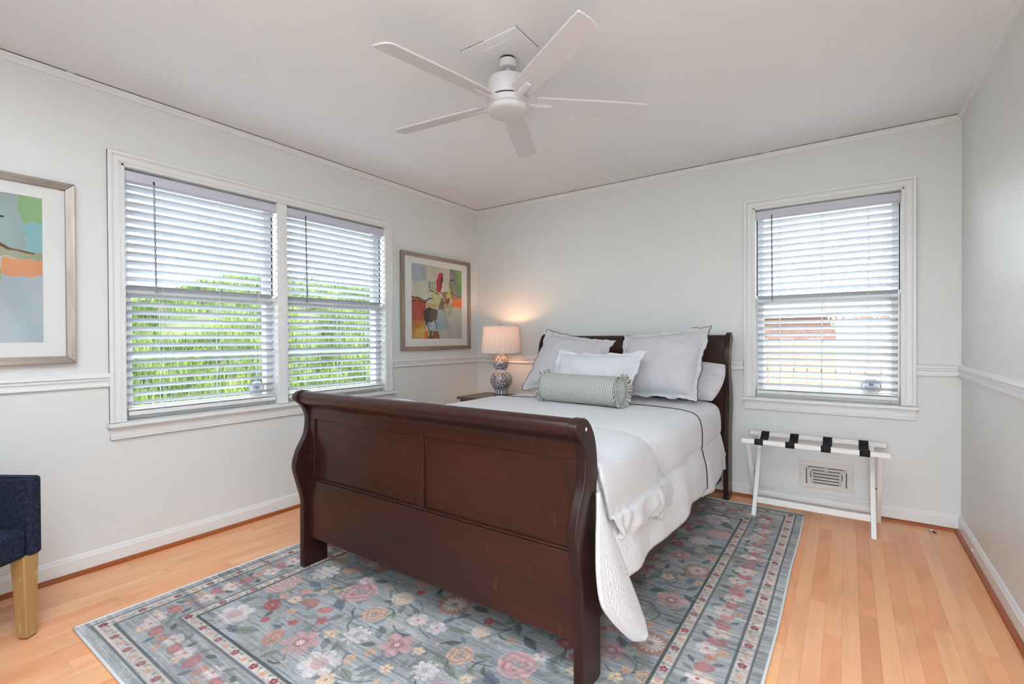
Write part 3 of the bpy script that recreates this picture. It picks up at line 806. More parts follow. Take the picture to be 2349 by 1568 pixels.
    return nu, nv, np.concatenate([c, np.ones((nv, nu, 1))], 2).astype(np.float32)

def colour_grid(name, nu, nv, P, colours, mat, parent=None, loc=None):
    me = bpy.data.meshes.new(name)
    idx = np.arange(nu*nv, dtype=np.int32).reshape(nv, nu)
    q = np.stack([idx[:-1, :-1], idx[:-1, 1:], idx[1:, 1:], idx[1:, :-1]], -1).reshape(-1, 4)
    me.vertices.add(nu*nv); me.vertices.foreach_set('co', P.astype(np.float32).ravel())
    me.loops.add(q.size); me.loops.foreach_set('vertex_index', q.ravel())
    me.polygons.add(len(q)); me.polygons.foreach_set('loop_start', np.arange(0, q.size, 4, dtype=np.int32)); me.polygons.foreach_set('loop_total', np.full(len(q), 4, dtype=np.int32))
    me.update(calc_edges=True)
    a = me.color_attributes.new(name='Col', type='FLOAT_COLOR', domain='POINT'); a.data.foreach_set('color', colours.ravel())
    me.materials.append(mat); me.shade_smooth()
    o = bpy.data.objects.new(name, me); COL.objects.link(o)
    if parent: o.parent = parent
    if loc: o.location = loc
    return o
rug = thing('area_rug', 'blue grey flowered rug with cream borders under the bed', 'rug', (RX+RW/2, RY+RL/2, 0))
nu, nv, cols = raster_rug()
uu, vv = np.meshgrid(np.linspace(-RW/2, RW/2, nu), np.linspace(-RL/2, RL/2, nv))
wav = 0.0025*np.sin(vv*6.1+1)*np.clip((uu-RW/2+.12)/.12, 0, 1)
colour_grid('pile', nu, nv, np.stack([uu+wav, vv, np.full_like(uu, RT)], -1), cols, M['rug'], rug)
bd = MB()
x0, x1, y0, y1 = RX-0.004, RX+RW+0.004, RY-0.004, RY+RL+0.004
for a, b in (((x0, y0), (x1, y0)), ((x1, y0), (x1, y1)), ((x1, y1), (x0, y1)), ((x0, y1), (x0, y0))):
    k = [(a[0]+(b[0]-a[0])*t, a[1]+(b[1]-a[1])*t) for t in np.linspace(0, 1, 30)]
    bd.tube([(p[0]+0.0025*math.sin((p[1]-RY-RL/2)*6.1+1)*(1 if p[0] > x1-.01 else 0), p[1], 0.0058) for p in k], 0.0056, 6)
bd.build('binding', M['binding'], rug, smooth=True)
bk = MB().box((RX, RY, 0.0005), (RX+RW, RY+RL, RT-0.001)); bk.build('backing', M['binding'], rug)

# ------------------------------------------------------------------ sleigh bed
ZR = RT+0.001
bed = thing('sleigh_bed', 'dark cherry wooden sleigh bed standing on the flowered rug', 'bed', (1.62, -1.25, 0))
front = [(-2.450, ZR), (-2.450, .12), (-2.449, .28), (-2.449, .345), (-2.472, .435), (-2.492, .520), (-2.474, .593), (-2.440, .655), (-2.427, .690), (-2.421, .735), (-2.424, .770), (-2.444, .813), (-2.472, .838), (-2.486, .858), (-2.482, .876), (-2.463, .889), (-2.436, .894), (-2.405, .884), (-2.376, .858), (-2.352, .818), (-2.338, .765), (-2.335, .715), (-2.340, .66), (-2.352, .60), (-2.357, .54), (-2.350, .46), (-2.330, .38), (-2.316, .31), (-2.315, .20), (-2.315, ZR)]
prof = [front[0]] + sm(front[1:-1], 4) + [front[-1]]
def post(x0, x1, fn, parent, nm='footboard_post'):
    o = MB().prism([fn(p) for p in prof], 0, x0, x1).build(nm, M['cherry_post'], parent, bevel=0.005, seg=3, angle=0.9)
    return o
ident = lambda p: p
def head(p):      # mirrored and taller: the headboard scrolls back to the wall
    z = .001 + (p[1]-ZR)*(1.182-.001)/(.894-ZR)
    return (-0.071-(p[0]+2.45), z)
for a in ((.840, .874), (2.376, 2.410)):
    q = post(a[0], a[1], ident, bed)
    xo = a[0] if a[0] < 1 else a[1]
    dx = -1 if a[0] < 1 else 1
    m = MB(); l = MB().lathe([(.0062, 0.0), (.0062, .0015), (.004, .003), (0, .0035)], (0, 0, 0), 16)
    m.add([(xo+dx*v[2]-dx*.0005, -2.420+v[0], .856+v[1]) for v in l.v], l.f)
    k = m.build('screw_cap', M['metal'], q, smooth=True)
    post(a[0], a[1], head, bed, 'headboard_post')
X0, X1 = .872, 2.378
toprail = [(-2.385, .750), (-2.412, .750), (-2.412, .792), (-2.416, .806), (-2.428, .817), (-2.444, .826), (-2.460, .836), (-2.470, .850), (-2.471, .866), (-2.463, .880), (-2.448, .888), (-2.432, .890), (-2.414, .884), (-2.398, .870), (-2.386, .845)]
MB().prism(toprail[:2] + sm(toprail[2:], 3), 0, X0, X1).build('footboard_top_rail', M['cherry'], bed, bevel=0.002, angle=0.9)
MB().box((X0, -2.420, .158), (X1, -2.392, .447)).box((X0, -2.415, .447), (X1, -2.392, .456)).build('footboard_lower_board', M['cherry'], bed, bevel=0.003)
MB().box((X0, -2.403, .450), (X1, -2.388, .755)).build('footboard_panel', M['cherry'], bed)
for s0, s1 in ((.872, .914), (1.632, 1.674), (2.334, 2.378)):
    MB().box((s0, -2.413, .456), (s1, -2.388, .750)).build('footboard_stile', M['cherry'], bed, bevel=0.002)
hy = lambda y: -0.071-(y+2.45)
hz = lambda z: ZR + (z-ZR)*(1.182-ZR)/(.894-ZR)
MB().prism([(hy(y), hz(z)-.012) for y, z in toprail[:2]+sm(toprail[2:], 3)], 0, X0, X1).build('headboard_top_rail', M['cherry'], bed, bevel=0.002, angle=0.9)
MB().box((X0, -.142, .30), (X1, -.118, 1.0)).build('headboard_panel', M['cherry'], bed, bevel=0.003)
for x0, x1 in ((.880, .905), (2.335, 2.362)):
    MB().box((x0, -2.33, .140), (x1, -.19, .315)).build('side_rail', M['rail_wood'], bed, bevel=0.003)
MB().box((2.362, -.215, .315), (2.395, -.170, .345)).box((2.380, -.20, .22), (2.392, -.19, .32)).build('rail_bracket', M['metal'], bed, bevel=0.002)

# ------------------------------------------------------------------ mattress, quilt, duvet
matt = MB().box((.905, -2.30, .305), (2.335, -.205, .690)).build('mattress', M['sheet'], bevel=0.05, seg=4)
tag(matt, 'white sheeted mattress under the quilt, its edge showing by the headboard', 'mattress')

def section(top, xr, xl, hem_r, hem_l, rad=0.085, flare=0.045):
    P = [(xl-flare, hem_l), (xl-flare*.75, hem_l+.12), (xl-flare*.2, top-.22), (xl, top-rad*1.25), (xl+rad*.3, top-rad*.35), (xl+rad*1.25, top), (xl+.30, top+.006), ((xl+xr)/2, top+.012), (xr-.30, top+.006),
         (xr-rad*1.25, top), (xr-rad*.3, top-rad*.35), (xr, top-rad*1.25), (xr+flare*.2, top-.22), (xr+flare*.75, hem_r+.12), (xr+flare, hem_r)]
    S = np.array(sm(P, 10)); d = np.r_[0, np.cumsum(np.hypot(*np.diff(S, axis=0).T))]
    return S, d
def drape(y0, y1, off, hem_r, hem_l=.32, top=.705, nu=150, nv=150, crease=None, seed=0, hem=None, tilt=None):
    S, d = section(top+off, 2.392+off, .848-off, hem_r, hem_l)
    Ltot = d[-1]
    def fn(a, b):
        s = a*Ltot
        x = float(np.interp(s, d, S[:, 0])); z = float(np.interp(s, d, S[:, 1]))
        yb0 = y0; yb1 = y1
        y = yb0+(yb1-yb0)*b
        drop = max(0.0, min(1.0, (top-z)/.42))
        if x > 1.6:
            x += drop*(.012*math.sin(y*8.3+seed) + .006*math.sin(y*19+1+seed*2))
            if z < hem_r+.2: z += (1-(z-hem_r)/.2)*(.010*math.sin(y*6.0+1.3+seed)+.006*math.sin(y*14+seed))
            if tilt: y += tilt(drop)*(b if True else 1)
            if crease is not None: x -= .007*math.exp(-((z-crease)/.010)**2)
        else:
            x -= drop*.010*math.sin(y*9+2)
        n = noise.noise(Vector((x*3.1, y*3.1, seed)))
        z += .006*n*(1-drop)
        return (x, y, z)
    return fn, Ltot
quilt = thing('quilt', 'white chevron stitched quilt spread over the bed under the pillows', 'quilt', (1.62, -1.3, .30))
fn, Lt = drape(-2.315, -.905, .012, .285, crease=.515, seed=1, tilt=lambda d: -.05*d)
MB().grid(fn, 190, 130, uv=lambda a, b: (b*1.41, a*Lt)).build('quilt_body', M['quilt'], quilt, smooth=True, solid=.010, offset=-1)
edge = [fn(a, 1.0) for a in np.linspace(.02, 1, 110)]
fn2, Lt2 = drape(-1.02, -.335, .000, .262, crease=.50, seed=2.2, tilt=lambda d: -.03*d)
MB().grid(fn2, 190, 70, uv=lambda a, b: (b*.69+1.3, a*Lt2)).build('turned_back_end', M['quilt'], quilt, smooth=True, solid=.010, offset=-1)
MB().tube([(p[0]+(.003 if p[0] > 2.35 else 0), p[1]+.002, p[2]+(.003 if p[2] > .68 else 0)) for p in edge], .0024, 6).build('quilt_edge', M['navy_edge'], quilt, smooth=True)
# the loose corner hanging outside the right foot post
Lb = sm([(-2.368, .64), (-2.386, .57), (-2.410, .49), (-2.424, .40), (-2.412, .31), (-2.362, .24), (-2.285, .165), (-2.225, .115), (-2.180, .095)], 6)
Rb = sm([(-2.352, .64), (-2.336, .57), (-2.290, .49), (-2.238, .40), (-2.195, .32), (-2.155, .24), (-2.125, .175), (-2.118, .135), (-2.150, .100)], 6)
def corner(a, b):
    t = b*(len(Lb)-1); i = min(int(t), len(Lb)-2); f = t-i
    l = np.array(Lb[i])*(1-f)+np.array(Lb[i+1])*f; r = np.array(Rb[i])*(1-f)+np.array(Rb[i+1])*f
    y, z = l*(1-a)+r*a
    x = 2.418 + .068*b + .030*math.sin(a*PI)*(.1+.9*b) - .006*a + .003*b*math.sin(a*9+b*7)
    return (x, y, z)
MB().grid(corner, 24, 60, uv=lambda a, b: (a*.2+b*.05, b*.62)).build('hanging_corner', M['quilt'], quilt, smooth=True, solid=.012, offset=1)
# folded duvet across the foot
S, d = section(.765, 2.425, .835, .41, .55, .10, .03)
Ld = d[-1]
def duv(a, b):
    s = a*Ld
    x = float(np.interp(s, d, S[:, 0])); z = float(np.interp(s, d, S[:, 1]))
    drop = max(0.0, min(1.0, (.765-z)/.35)) if x > 1.6 else 0.0
    yf = -2.318-.045*max(0, min(1, drop*2)); yh = -1.93 + .02*math.sin(x*4) + .33*drop**0.8
    if x < 1.2: yh += .30*min(1, (1.2-x)/.35)
    if drop > .0: yf += .17*max(0, drop-.25)**1.0*1.3
    y = yf+(yh-yf)*b
    edge = math.sin(PI*min(1, max(0, b)))**.4
    if x < 1.25: z += .030*min(1, (1.25-x)/.3)*math.sin(PI*b)
    p = Vector((x, y, z))
    n = noise.noise(Vector((x*4, y*4, z*4)))+.5*noise.noise(Vector((x*9, y*9, z*9+3)))
    puff = .022*edge + .010*n
    if drop > 0: 
        gather = max(0, drop-.5)/.5; gather = gather*gather*(3-2*gather)
        x += puff*1.1 + gather*(.009*math.sin(y*75+3*math.sin(y*17))+.012*math.sin(y*31+z*20)+.020*noise.noise(Vector((y*18, z*18, 2)))) - .035*max(0, gather-.6)**2*6
        z += gather*(.010*math.sin(y*43+1)+.018*math.sin(y*15))
        y += gather*.010*math.sin(z*60+y*40)
    else: z += puff-.012
    return (x, y, z)
MBd = MB().grid(duv, 230, 90)
dv = MBd.build('duvet', M['duvet'], origin=(1.62, -2.1, .45), smooth=True, solid=.022, offset=-1, sub=1)
tag(dv, 'smooth white duvet folded over the foot of the bed, gathered end hanging beside footboard', 'duvet')

# ------------------------------------------------------------------ pillows
def pillow(name, label, cat, BL, BR, TR, TL, thick, flange, mat, conc=.03, seed=0, edge=None, wr=.006, group=None, bulge_lo=0.0, rnd=0.05):
    c = [Vector(p) for p in (BL, BR, TR, TL)]
    nrm = ((c[1]-c[0]).cross(c[3]-c[0])).normalized()
    if nrm.y > 0: nrm = -nrm
    wid = ((c[1]-c[0]).length+(c[2]-c[3]).length)/2; hei = ((c[3]-c[0]).length+(c[2]-c[1]).length)/2
    ctr = sum(c, Vector())/4
    N = 61
    def base(s, t):
        s0, t0 = s, t
        s, t = s*math.sqrt(max(0, 1-rnd*t0*t0)), t*math.sqrt(max(0, 1-rnd*s0*s0))
        a, b = (s+1)/2, (t+1)/2
        p = c[0]*(1-a)*(1-b)+c[1]*a*(1-b)+c[2]*a*b+c[3]*(1-a)*b
        # edges pull in between the corners
        ex = -s*abs(s)*conc*(1-t*t); ey = -t*abs(t)*conc*(1-s*s)
        ux = (c[1]-c[0]).normalized(); uy = (c[3]-c[0]).normalized()
        p = p + ux*ex + uy*ey
        if flange > 0:      # scalloped, softly waving flange
            s, t = s0, t0; m = max(abs(s), abs(t)); k = max(0, (m-(1-flange))/flange)
            q = s*wid if abs(t) > abs(s) else t*hei
            sc = .0022*math.sin(q*62+seed)+.004*math.sin(q*17+seed*3)
            p = p + nrm*(k*(.010*math.sin(q*17+seed)+.006*math.sin(q*33+2*seed)))
            if abs(t) > abs(s): p = p + uy*(k*sc*(1 if t > 0 else -1))
            else: p = p + ux*(k*sc*(1 if s > 0 else -1))
        return p
    def surf(sg):
        def fn(a, b):
            s, t = 2*a-1, 2*b-1
            s = math.copysign(abs(s)**.9, s); t = math.copysign(abs(t)**.9, t)
            p = base(s, t)
            f = flange if flange > 0 else 0.0
            u, v = min(1, abs(s)/(1-f)), min(1, abs(t)/(1-f*wid/hei))
            h = max(0, 1-u**2.4)**.55*max(0, 1-v**2.4)**.55
            h *= 1+bulge_lo*(-t)
            q = p-ctr
            w = noise.noise(Vector((q.x*7+seed, q.y*7, q.z*7)))*wr + noise.noise(Vector((q.x*16+seed, q.y*16, q.z*16)))*wr*.5
            rad = math.atan2(t, s); wc = math.sin(rad*19+seed)*.004*(max(u, v)**4)*(h > 0)*min(1, h*4)
            return p + nrm*sg*(thick/2*h + .0022) + nrm*((w+wc)*min(1, h*2.5+.15))
        return fn
    m = MB()
    m.grid(surf(1), N, N, uv=lambda a, b: (a*wid, b*hei)); m.grid(surf(-1), N, N, uv=lambda a, b: (a*wid, b*hei))
    n = N*N
    per = [i for i in range(N)] + [j*N+N-1 for j in range(1, N)] + [(N-1)*N+i for i in range(N-2, -1, -1)] + [j*N for j in range(N-2, 0, -1)]
    m.f += [(per[i], per[(i+1) % len(per)], n+per[(i+1) % len(per)], n+per[i]) for i in range(len(per))]
    root = m.build(name, mat, smooth=True, sub=1)
    tag(root, label, cat, group)
    if edge:
        pts = [Vector(m.v[i]).lerp(Vector(m.v[n+i]), .5) for i in per]
        ctr2 = sum(pts, Vector())/len(pts)
        for lo, hi in edge:
            seg = [pts[i % len(pts)] + (pts[i % len(pts)]-ctr2).normalized()*.0022 + nrm*.001 for i in range(int(lo*len(pts)), int(hi*len(pts)))]
            MB().tube(seg, .0020, 6).build('embroidered_edge', M['navy_edge'], root, smooth=True)
    return root
ZQ = .731
pillow('sleeping_pillow', 'white pillow at the right by the headboard post, half behind a large sham', 'pillow', (1.72, -.36, .745), (2.375, -.385, .695), (2.450, -.265, .975), (1.72, -.225, 1.02), .12, .0, M['linen'], .012, 3, wr=.011, rnd=.22, group='sleeping pillows behind the shams')
pillow('sleeping_pillow', 'white pillow mostly hidden behind the left large sham', 'pillow', (.96, -.345, .735), (1.66, -.345, .735), (1.66, -.225, 1.03), (.96, -.225, 1.03), .11, .0, M['linen'], .02, 5, wr=.008, rnd=.2, group='sleeping pillows behind the shams')
pillow('euro_pillow', 'large white square pillow with dark scalloped edge leaning on right half of headboard', 'pillow', (1.735, -.62, ZQ-.002), (2.300, -.60, ZQ-.002), (2.345, -.365, 1.232), (1.705, -.365, 1.170), .20, .10, M['linen'], .022, 1, edge=[(.20, .56), (.93, 1.0)], wr=.010, bulge_lo=.25, group='large square shams')
pillow('euro_pillow', 'large white square pillow leaning nearest the lamp, its inner top corner flopped', 'pillow', (.935, -.61, ZQ-.002), (1.60, -.61, ZQ-.002), (1.690, -.44, 1.135), (1.035, -.36, 1.225), .19, .10, M['linen'], .030, 8, edge=[(.0, .20), (.60, .77), (.84, 1.0)], wr=.012, bulge_lo=.2, group='large square shams')
pillow('lumbar_pillow', 'white quilted oblong pillow standing behind the striped bolster', 'pillow', (1.325, -.905, ZQ-.004), (1.975, -.905, ZQ-.004), (2.035, -.735, 1.070), (1.350, -.735, 1.070), .15, .09, M['quilt_sham'], .036, 4, wr=.006)

# striped bolster
A, B, RB = Vector((1.435, -1.035, ZQ+.092)), Vector((1.975, -1.075, ZQ+.092)), .092
ax = (B-A).normalized(); e1 = Vector((0, 0, 1)); e2 = ax.cross(e1).normalized()
bol = thing('bolster_pillow', 'small green and white striped bolster with ruffled ends, foremost on bed', 'pillow', ((A+B)/2-Vector((0, 0, .092))))
LB_ = (B-A).length
def bfn(a, b):
    t = a*LB_; th = b*2*PI
    end = min(1, min(a, 1-a)/.05); r = RB*(.90+.10*math.sqrt(max(0, 1-(1-end)**2)))
    r *= 1+.018*math.sin(t*11+1)+.012*noise.noise(Vector((t*14, math.cos(th), math.sin(th))))
    if math.sin(th) < -.9: pass
    p = A+ax*t+e1*(r*math.sin(th))+e2*(r*math.cos(th))
    p.z = max(p.z, ZQ+.001+.002*math.sin(t*30))
    return p
MB().grid(bfn, 90, 49, uv=lambda a, b: (a*LB_/.0108 + .06*math.sin(b*2*PI+1.0)+.15*math.sin(a*9), b)).build('bolster_body', M['stripe'], bol, smooth=True, weld=True)
for end, sg in ((A, -1), (B, 1)):
    def cap(a, b):
        th = b*2*PI; r = RB*.9*a
        return end+ax*sg*(.016*(1-a**2)+.004*math.sin(th*26)*a*(1-a)*2)+e1*(r*math.sin(th))+e2*(r*math.cos(th))
    MB().grid(lambda a, b: cap(a*.5, b), 6, 121, uv=lambda a, b: (b*40, a)).build('bolster_end', M['bolster_end'], bol, smooth=True, weld=True)
    MB().grid(lambda a, b: cap(.5+a*.5, b), 8, 241, uv=lambda a, b: (b*46, a)).build('gathered_end', M['stripe'], bol, smooth=True, weld=True)
    def ruf(a, b):
        th = b*2*PI
        lob = .70+.40*math.sin(th*3+.6*sg)*math.sin(th*5+1)
        r = RB*.90+.040*a*lob
        rip = math.sin(th*34+2*math.sin(th*5))
        p = end+ax*sg*(.002+.014*a+.008*a*rip+.008*a*math.sin(th*7))+e1*(r*math.sin(th))+e2*(r*math.cos(th))
        p.z = max(p.z, ZQ+.002)
        return p
    MB().grid(ruf, 7, 301, uv=lambda a, b: (b*62, a)).build('ruffle', M['stripe'], bol, smooth=True, solid=.0015)
# ------------------------------------------------------------------ nightstand and lamp
NX0, NX1, NY0, NY1, NZ = .285, .765, -.640, -.205, .640
ns = thing('nightstand', 'brown wooden nightstand in the corner, mostly hidden behind the bed', 'nightstand', ((NX0+NX1)/2, (NY0+NY1)/2, 0))
MB().box((NX0, NY0, NZ-.022), (NX1, NY1, NZ)).build('top', M['night'], ns, bevel=.004)
MB().box((NX0+.02, NY0+.025, .16), (NX1-.02, NY1-.01, NZ-.022)).build('body', M['cherry'], ns, bevel=.003)
for zz in (.19, .41):
    dr = MB().box((NX0+.045, NY0+.010, zz), (NX1-.045, NY0+.026, zz+.185)).build('drawer', M['cherry'], ns, bevel=.004)
    MB().lathe([(.0, 0), (.007, 0), (.006, .012), (.013, .018), (.011, .026), (0, .028)], (0, 0, 0), 20)
    kb = MB(); l = MB().lathe([(.007, 0), (.006, .012), (.013, .018), (.011, .026), (0, .028)], (0, 0, 0), 20)
    kb.add([((NX0+NX1)/2+v[0], NY0+.011-v[2], zz+.092+v[1]) for v in l.v], l.f); kb.build('knob', M['brass'], dr, smooth=True)
for xx in (NX0+.025, NX1-.065):
    for yy in (NY0+.03, NY1-.055):
        MB().box((xx, yy, RT+.001 if xx > .56 else .0), (xx+.04, yy+.04, .16)).build('leg', M['cherry'], ns, bevel=.003)

LX, LY = .492, -.262
lamp = thing('table_lamp', 'blue and white double gourd lamp with pleated white shade on the nightstand', 'lamp', (LX, LY, NZ))
gp = [(.058, 0), (.061, .004), (.061, .010), (.060, .022), (.062, .040), (.072, .056), (.090, .084), (.101, .114), (.1025, .140), (.097, .164), (.083, .185), (.062, .199), (.049, .206), (.0455, .213), (.047, .222), (.055, .232), (.066, .252), (.0705, .276), (.067, .300), (.055, .322), (.041, .340), (.032, .352), (.029, .362), (.028, .368), (.022, .369)]
MB().lathe(sm(gp, 4), (LX, LY, NZ+.0005), 64).build('lamp_base', M['porcelain'], lamp, origin=None, smooth=True)
MB().lathe([(.022, .368), (.022, .374), (.010, .376), (.008, .395), (.014, .398), (.015, .44), (.010, .445)], (LX, LY, NZ), 24).build('socket', M['brass'], lamp, smooth=True)
SZ0, SZ1, SR0, SR1 = 1.018, 1.256, .183, .160
def pleat(r, z, th, i): return r + .0035*math.sin(th*54)+.0012*math.sin(th*23+1)
shp = [(SR0+(SR1-SR0)*t-.004*math.sin(t*PI), SZ0+(SZ1-SZ0)*t) for t in np.linspace(0, 1, 9)]
m = MB(); n_ = 324
for j in range(n_):
    th = 2*PI*j/n_
    for i, (r, z) in enumerate(shp):
        rr = pleat(r, z, th, i); m.v.append((LX+rr*math.cos(th), LY+rr*math.sin(th), z))
k = len(shp); m.f = [(j*k+i, ((j+1) % n_)*k+i, ((j+1) % n_)*k+i+1, j*k+i+1) for j in range(n_) for i in range(k-1)]
sh = m.build('lamp_shade', M['shade'], lamp, smooth=True)
for r, z in ((SR0+.003, SZ0), (SR1+.003, SZ1)):
    tr = MB().tube([(LX+r*math.cos(t), LY+r*math.sin(t), z) for t in np.linspace(0, 2*PI, 65)[:-1]], .0045, 6, True)
    tr.build('shade_trim', M['mat_board'], sh, smooth=True)
hp = MB()
for a in (0.3, 0.3+PI):
    hp.tube([(LX+.012*math.cos(a), LY+.012*math.sin(a), 1.04), (LX+.05*math.cos(a), LY+.05*math.sin(a), 1.12), (LX+.04*math.cos(a), LY+.04*math.sin(a), 1.22), (LX, LY, 1.252)], .0016, 6)
for a in (0, 2.1, 4.2): hp.tube([(LX, LY, 1.252), (LX+SR1*math.cos(a), LY+SR1*math.sin(a), 1.25)], .0014, 6)
hp.build('harp', M['brass'], lamp)
MB().lathe([(0, 1.252), (.006, 1.254), (.004, 1.262), (.008, 1.270), (.005, 1.278), (0, 1.281)], (LX, LY, 0), 16).build('finial', M['brass'], lamp, smooth=True)
g = G('warm_bulb'); em = g.n('Emission', ins={0: (1.0, .78, .52, 1), 1: 1.0}); g.t.links.new(em.outputs[0], g.out.inputs[0])
MB().lathe([(0, 1.072), (.012, 1.076), (.014, 1.088), (.026, 1.112), (.029, 1.128), (.022, 1.148), (0, 1.157)], (LX, LY, 0), 24).build('bulb', g.m, lamp, smooth=True)
ld = bpy.data.lights.new('bulb_light', 'POINT'); ld.energy = 3.0; ld.color = (1.0, .54, .27); ld.shadow_soft_size = .03
lo = bpy.data.objects.new('bulb_light', ld); COL.objects.link(lo); lo.parent = lamp; lo.location = (0, 0, 1.185-NZ)

# ------------------------------------------------------------------ framed abstract prints
def paint_art(seed, pal):
    n = 220; rs = np.random.RandomState(seed)
    X, Y = np.meshgrid((np.arange(n)+.5)/n, (np.arange(n)+.5)/n)
    wob = lambda: 0.010*np.sin(X*23+rs.rand()*6)*np.cos(Y*19+rs.rand()*6)+.006*np.sin(X*61+Y*47+rs.rand()*6)
    img = np.zeros((n, n, 3)); img[:] = (198, 192, 186)
    def poly(P, col, k=1.0, var=7):
        x = X+wob(); y = Y+wob(); ins = np.zeros_like(X, bool); m = len(P)
        for i in range(m):
            (x1, y1), (x2, y2) = P[i], P[(i+1) % m]
            if y1 == y2: continue
            c = ((y1 > y) != (y2 > y)) & (x < (x2-x1)*(y-y1)/(y2-y1)+x1); ins ^= c
        t = (np.sin(X*9+rs.rand()*6)*np.sin(Y*8+rs.rand()*6)+.5*np.sin(X*31+Y*11))*var
        img[ins] = img[ins]*(1-k)+k*(np.array(col, float)[None]+t[ins][:, None])
    def stroke(P, col, w=.006):
        for (a, b), (c, d) in zip(P[:-1], P[1:]):
            L2 = (c-a)**2+(d-b)**2; t = np.clip(((X-a)*(c-a)+(Y-b)*(d-b))/L2, 0, 1)
            dd = np.hypot(X-a-t*(c-a), Y-b-t*(d-b))+wob()*.3
            m = np.clip((w-dd)/.004+.5, 0, 1)[..., None]; img[:] = img*(1-m)+np.array(col, float)*m
    poly([(0, .75), (.30, .77), (.29, 1), (0, 1)], pal.get('sky', (168, 172, 184)))
    poly([(.29, .62), (.74, .60), (.74, 1), (.27, 1)], (204, 194, 182))
    poly([(0, .55), (.28, .50), (.42, .56), (.36, .78), (0, .77)], pal.get('pale', (196, 200, 184)))
    poly([(.73, .60), (.92, .60), (.90, 1), (.73, 1)], pal.get('gg', (134, 140, 128)))
    poly([(.90, .80), (1, .78), (1, 1), (.87, 1)], pal.get('g1', (150, 176, 104)))
    poly([(.91, .62), (1, .60), (1, .82), (.90, .80)], pal.get('g2', (116, 160, 112)))
    poly([(.40, 0), (1, 0), (1, .47), (.62, .47), (.40, .30)], pal.get('low', (186, 182, 176)))
    poly([(.38, .14), (.70, .14), (.64, .40), (.50, .42)], (160, 178, 190))
    poly([(.78, .455), (1, .455), (1, .57), (.80, .57)], pal.get('or', (228, 124, 62)))
    poly([(.74, .57), (1, .57), (1, .625), (.78, .63)], pal.get('tan', (176, 132, 92)))
    poly([(0, .20), (.25, .22), (.28, .50), (.12, .55), (0, .56)], (178, 66, 52)); poly([(0, .48), (.14, .52), (.12, .56), (0, .565)], (206, 96, 44))
    poly([(0, 0), (.32, 0), (.24, .24), (0, .26)], (196, 146, 62)); poly([(.06, 0), (.30, 0), (.27, .14), (.08, .15)], (222, 178, 96), .8)
    poly([(0, .14), (.20, .18), (.20, .30), (0, .30)], (190, 96, 52), .5); poly([(.24, 0), (.33, 0), (.32, .12), (.25, .10)], (214, 110, 58))
    poly([(.33, 0), (.38, 0), (.38, .13), (.32, .13)], (96, 88, 84)); poly([(.38, .0), (.52, 0), (.50, .10), (.40, .12)], (140, 76, 50))
    poly([(.34, .67), (.47, .66), (.45, .79), (.35, .77)], (166, 178, 160)); poly([(.36, .52), (.50, .45), (.57, .58), (.42, .66)], (186, 190, 132))
    poly([(.47, .66), (.54, .63), (.58, .76), (.60, .90), (.55, .93), (.50, .88), (.46, .76)], (188, 52, 50)); poly([(.55, .64), (.60, .80), (.60, .90), (.57, .93), (.55, .86)], (76, 34, 36))
    poly([(.56, .66), (.72, .66), (.68, .58), (.60, .54)], (142, 120, 100)); poly([(.66, .58), (.76, .58), (.76, .72), (.70, .68)], (190, 196, 104))
    poly([(.50, .42), (.62, .40), (.64, .52), (.58, .58), (.52, .50)], (112, 100, 84)); poly([(.62, .49), (.74, .49), (.73, .565), (.63, .565)], (130, 66, 42))
    poly([(.64, .44), (.72, .44), (.73, .50), (.63, .50)], (146, 150, 112)); poly([(.70, .33), (.78, .34), (.79, .50), (.72, .50)], (160, 166, 116), .8)
    poly([(.21, .36), (.30, .43), (.36, .42), (.40, .24), (.26, .20)], (38, 32, 30)); poly([(.34, .26), (.48, .26), (.49, .40), (.36, .42)], (84, 76, 64)); poly([(.28, .44), (.36, .44), (.37, .50), (.29, .50)], (200, 164, 96))
    poly([(.28, .16), (.36, .16), (.37, .24), (.30, .24)], (150, 160, 184)); poly([(.38, .44), (.48, .44), (.47, .49), (.39, .49)], (196, 160, 72))
    stroke([(0, .555), (.12, .545), (.26, .515), (.34, .55), (.40, .56)], (44, 34, 30), .007); stroke([(0, .50), (.14, .51), (.27, .49)], (60, 36, 28), .006)
    stroke([(.44, .25), (.47, .20), (.48, .14)], (40, 34, 32), .004); stroke([(.60, .40), (.64, .32), (.70, .20), (.71, .13)], (196, 104, 60), .005); stroke([(.76, .80), (.77, .66), (.82, .63), (.95, .61)], (106, 58, 36), .007)
    stroke([(.76, .835), (.80, .835)], (20, 20, 20), .010); stroke([(.34, .78), (.33, .66), (.40, .65), (.52, .62)], (52, 60, 62), .005); stroke([(.22, .36), (.27, .20), (.33, .12)], (44, 36, 32), .006)
    c = np.clip(img, 0, 255)/255; c = np.where(c <= .04045, c/12.92, ((c+.055)/1.055)**2.4)
    return n, np.concatenate([c, np.ones((n, n, 1))], 2).astype(np.float32)
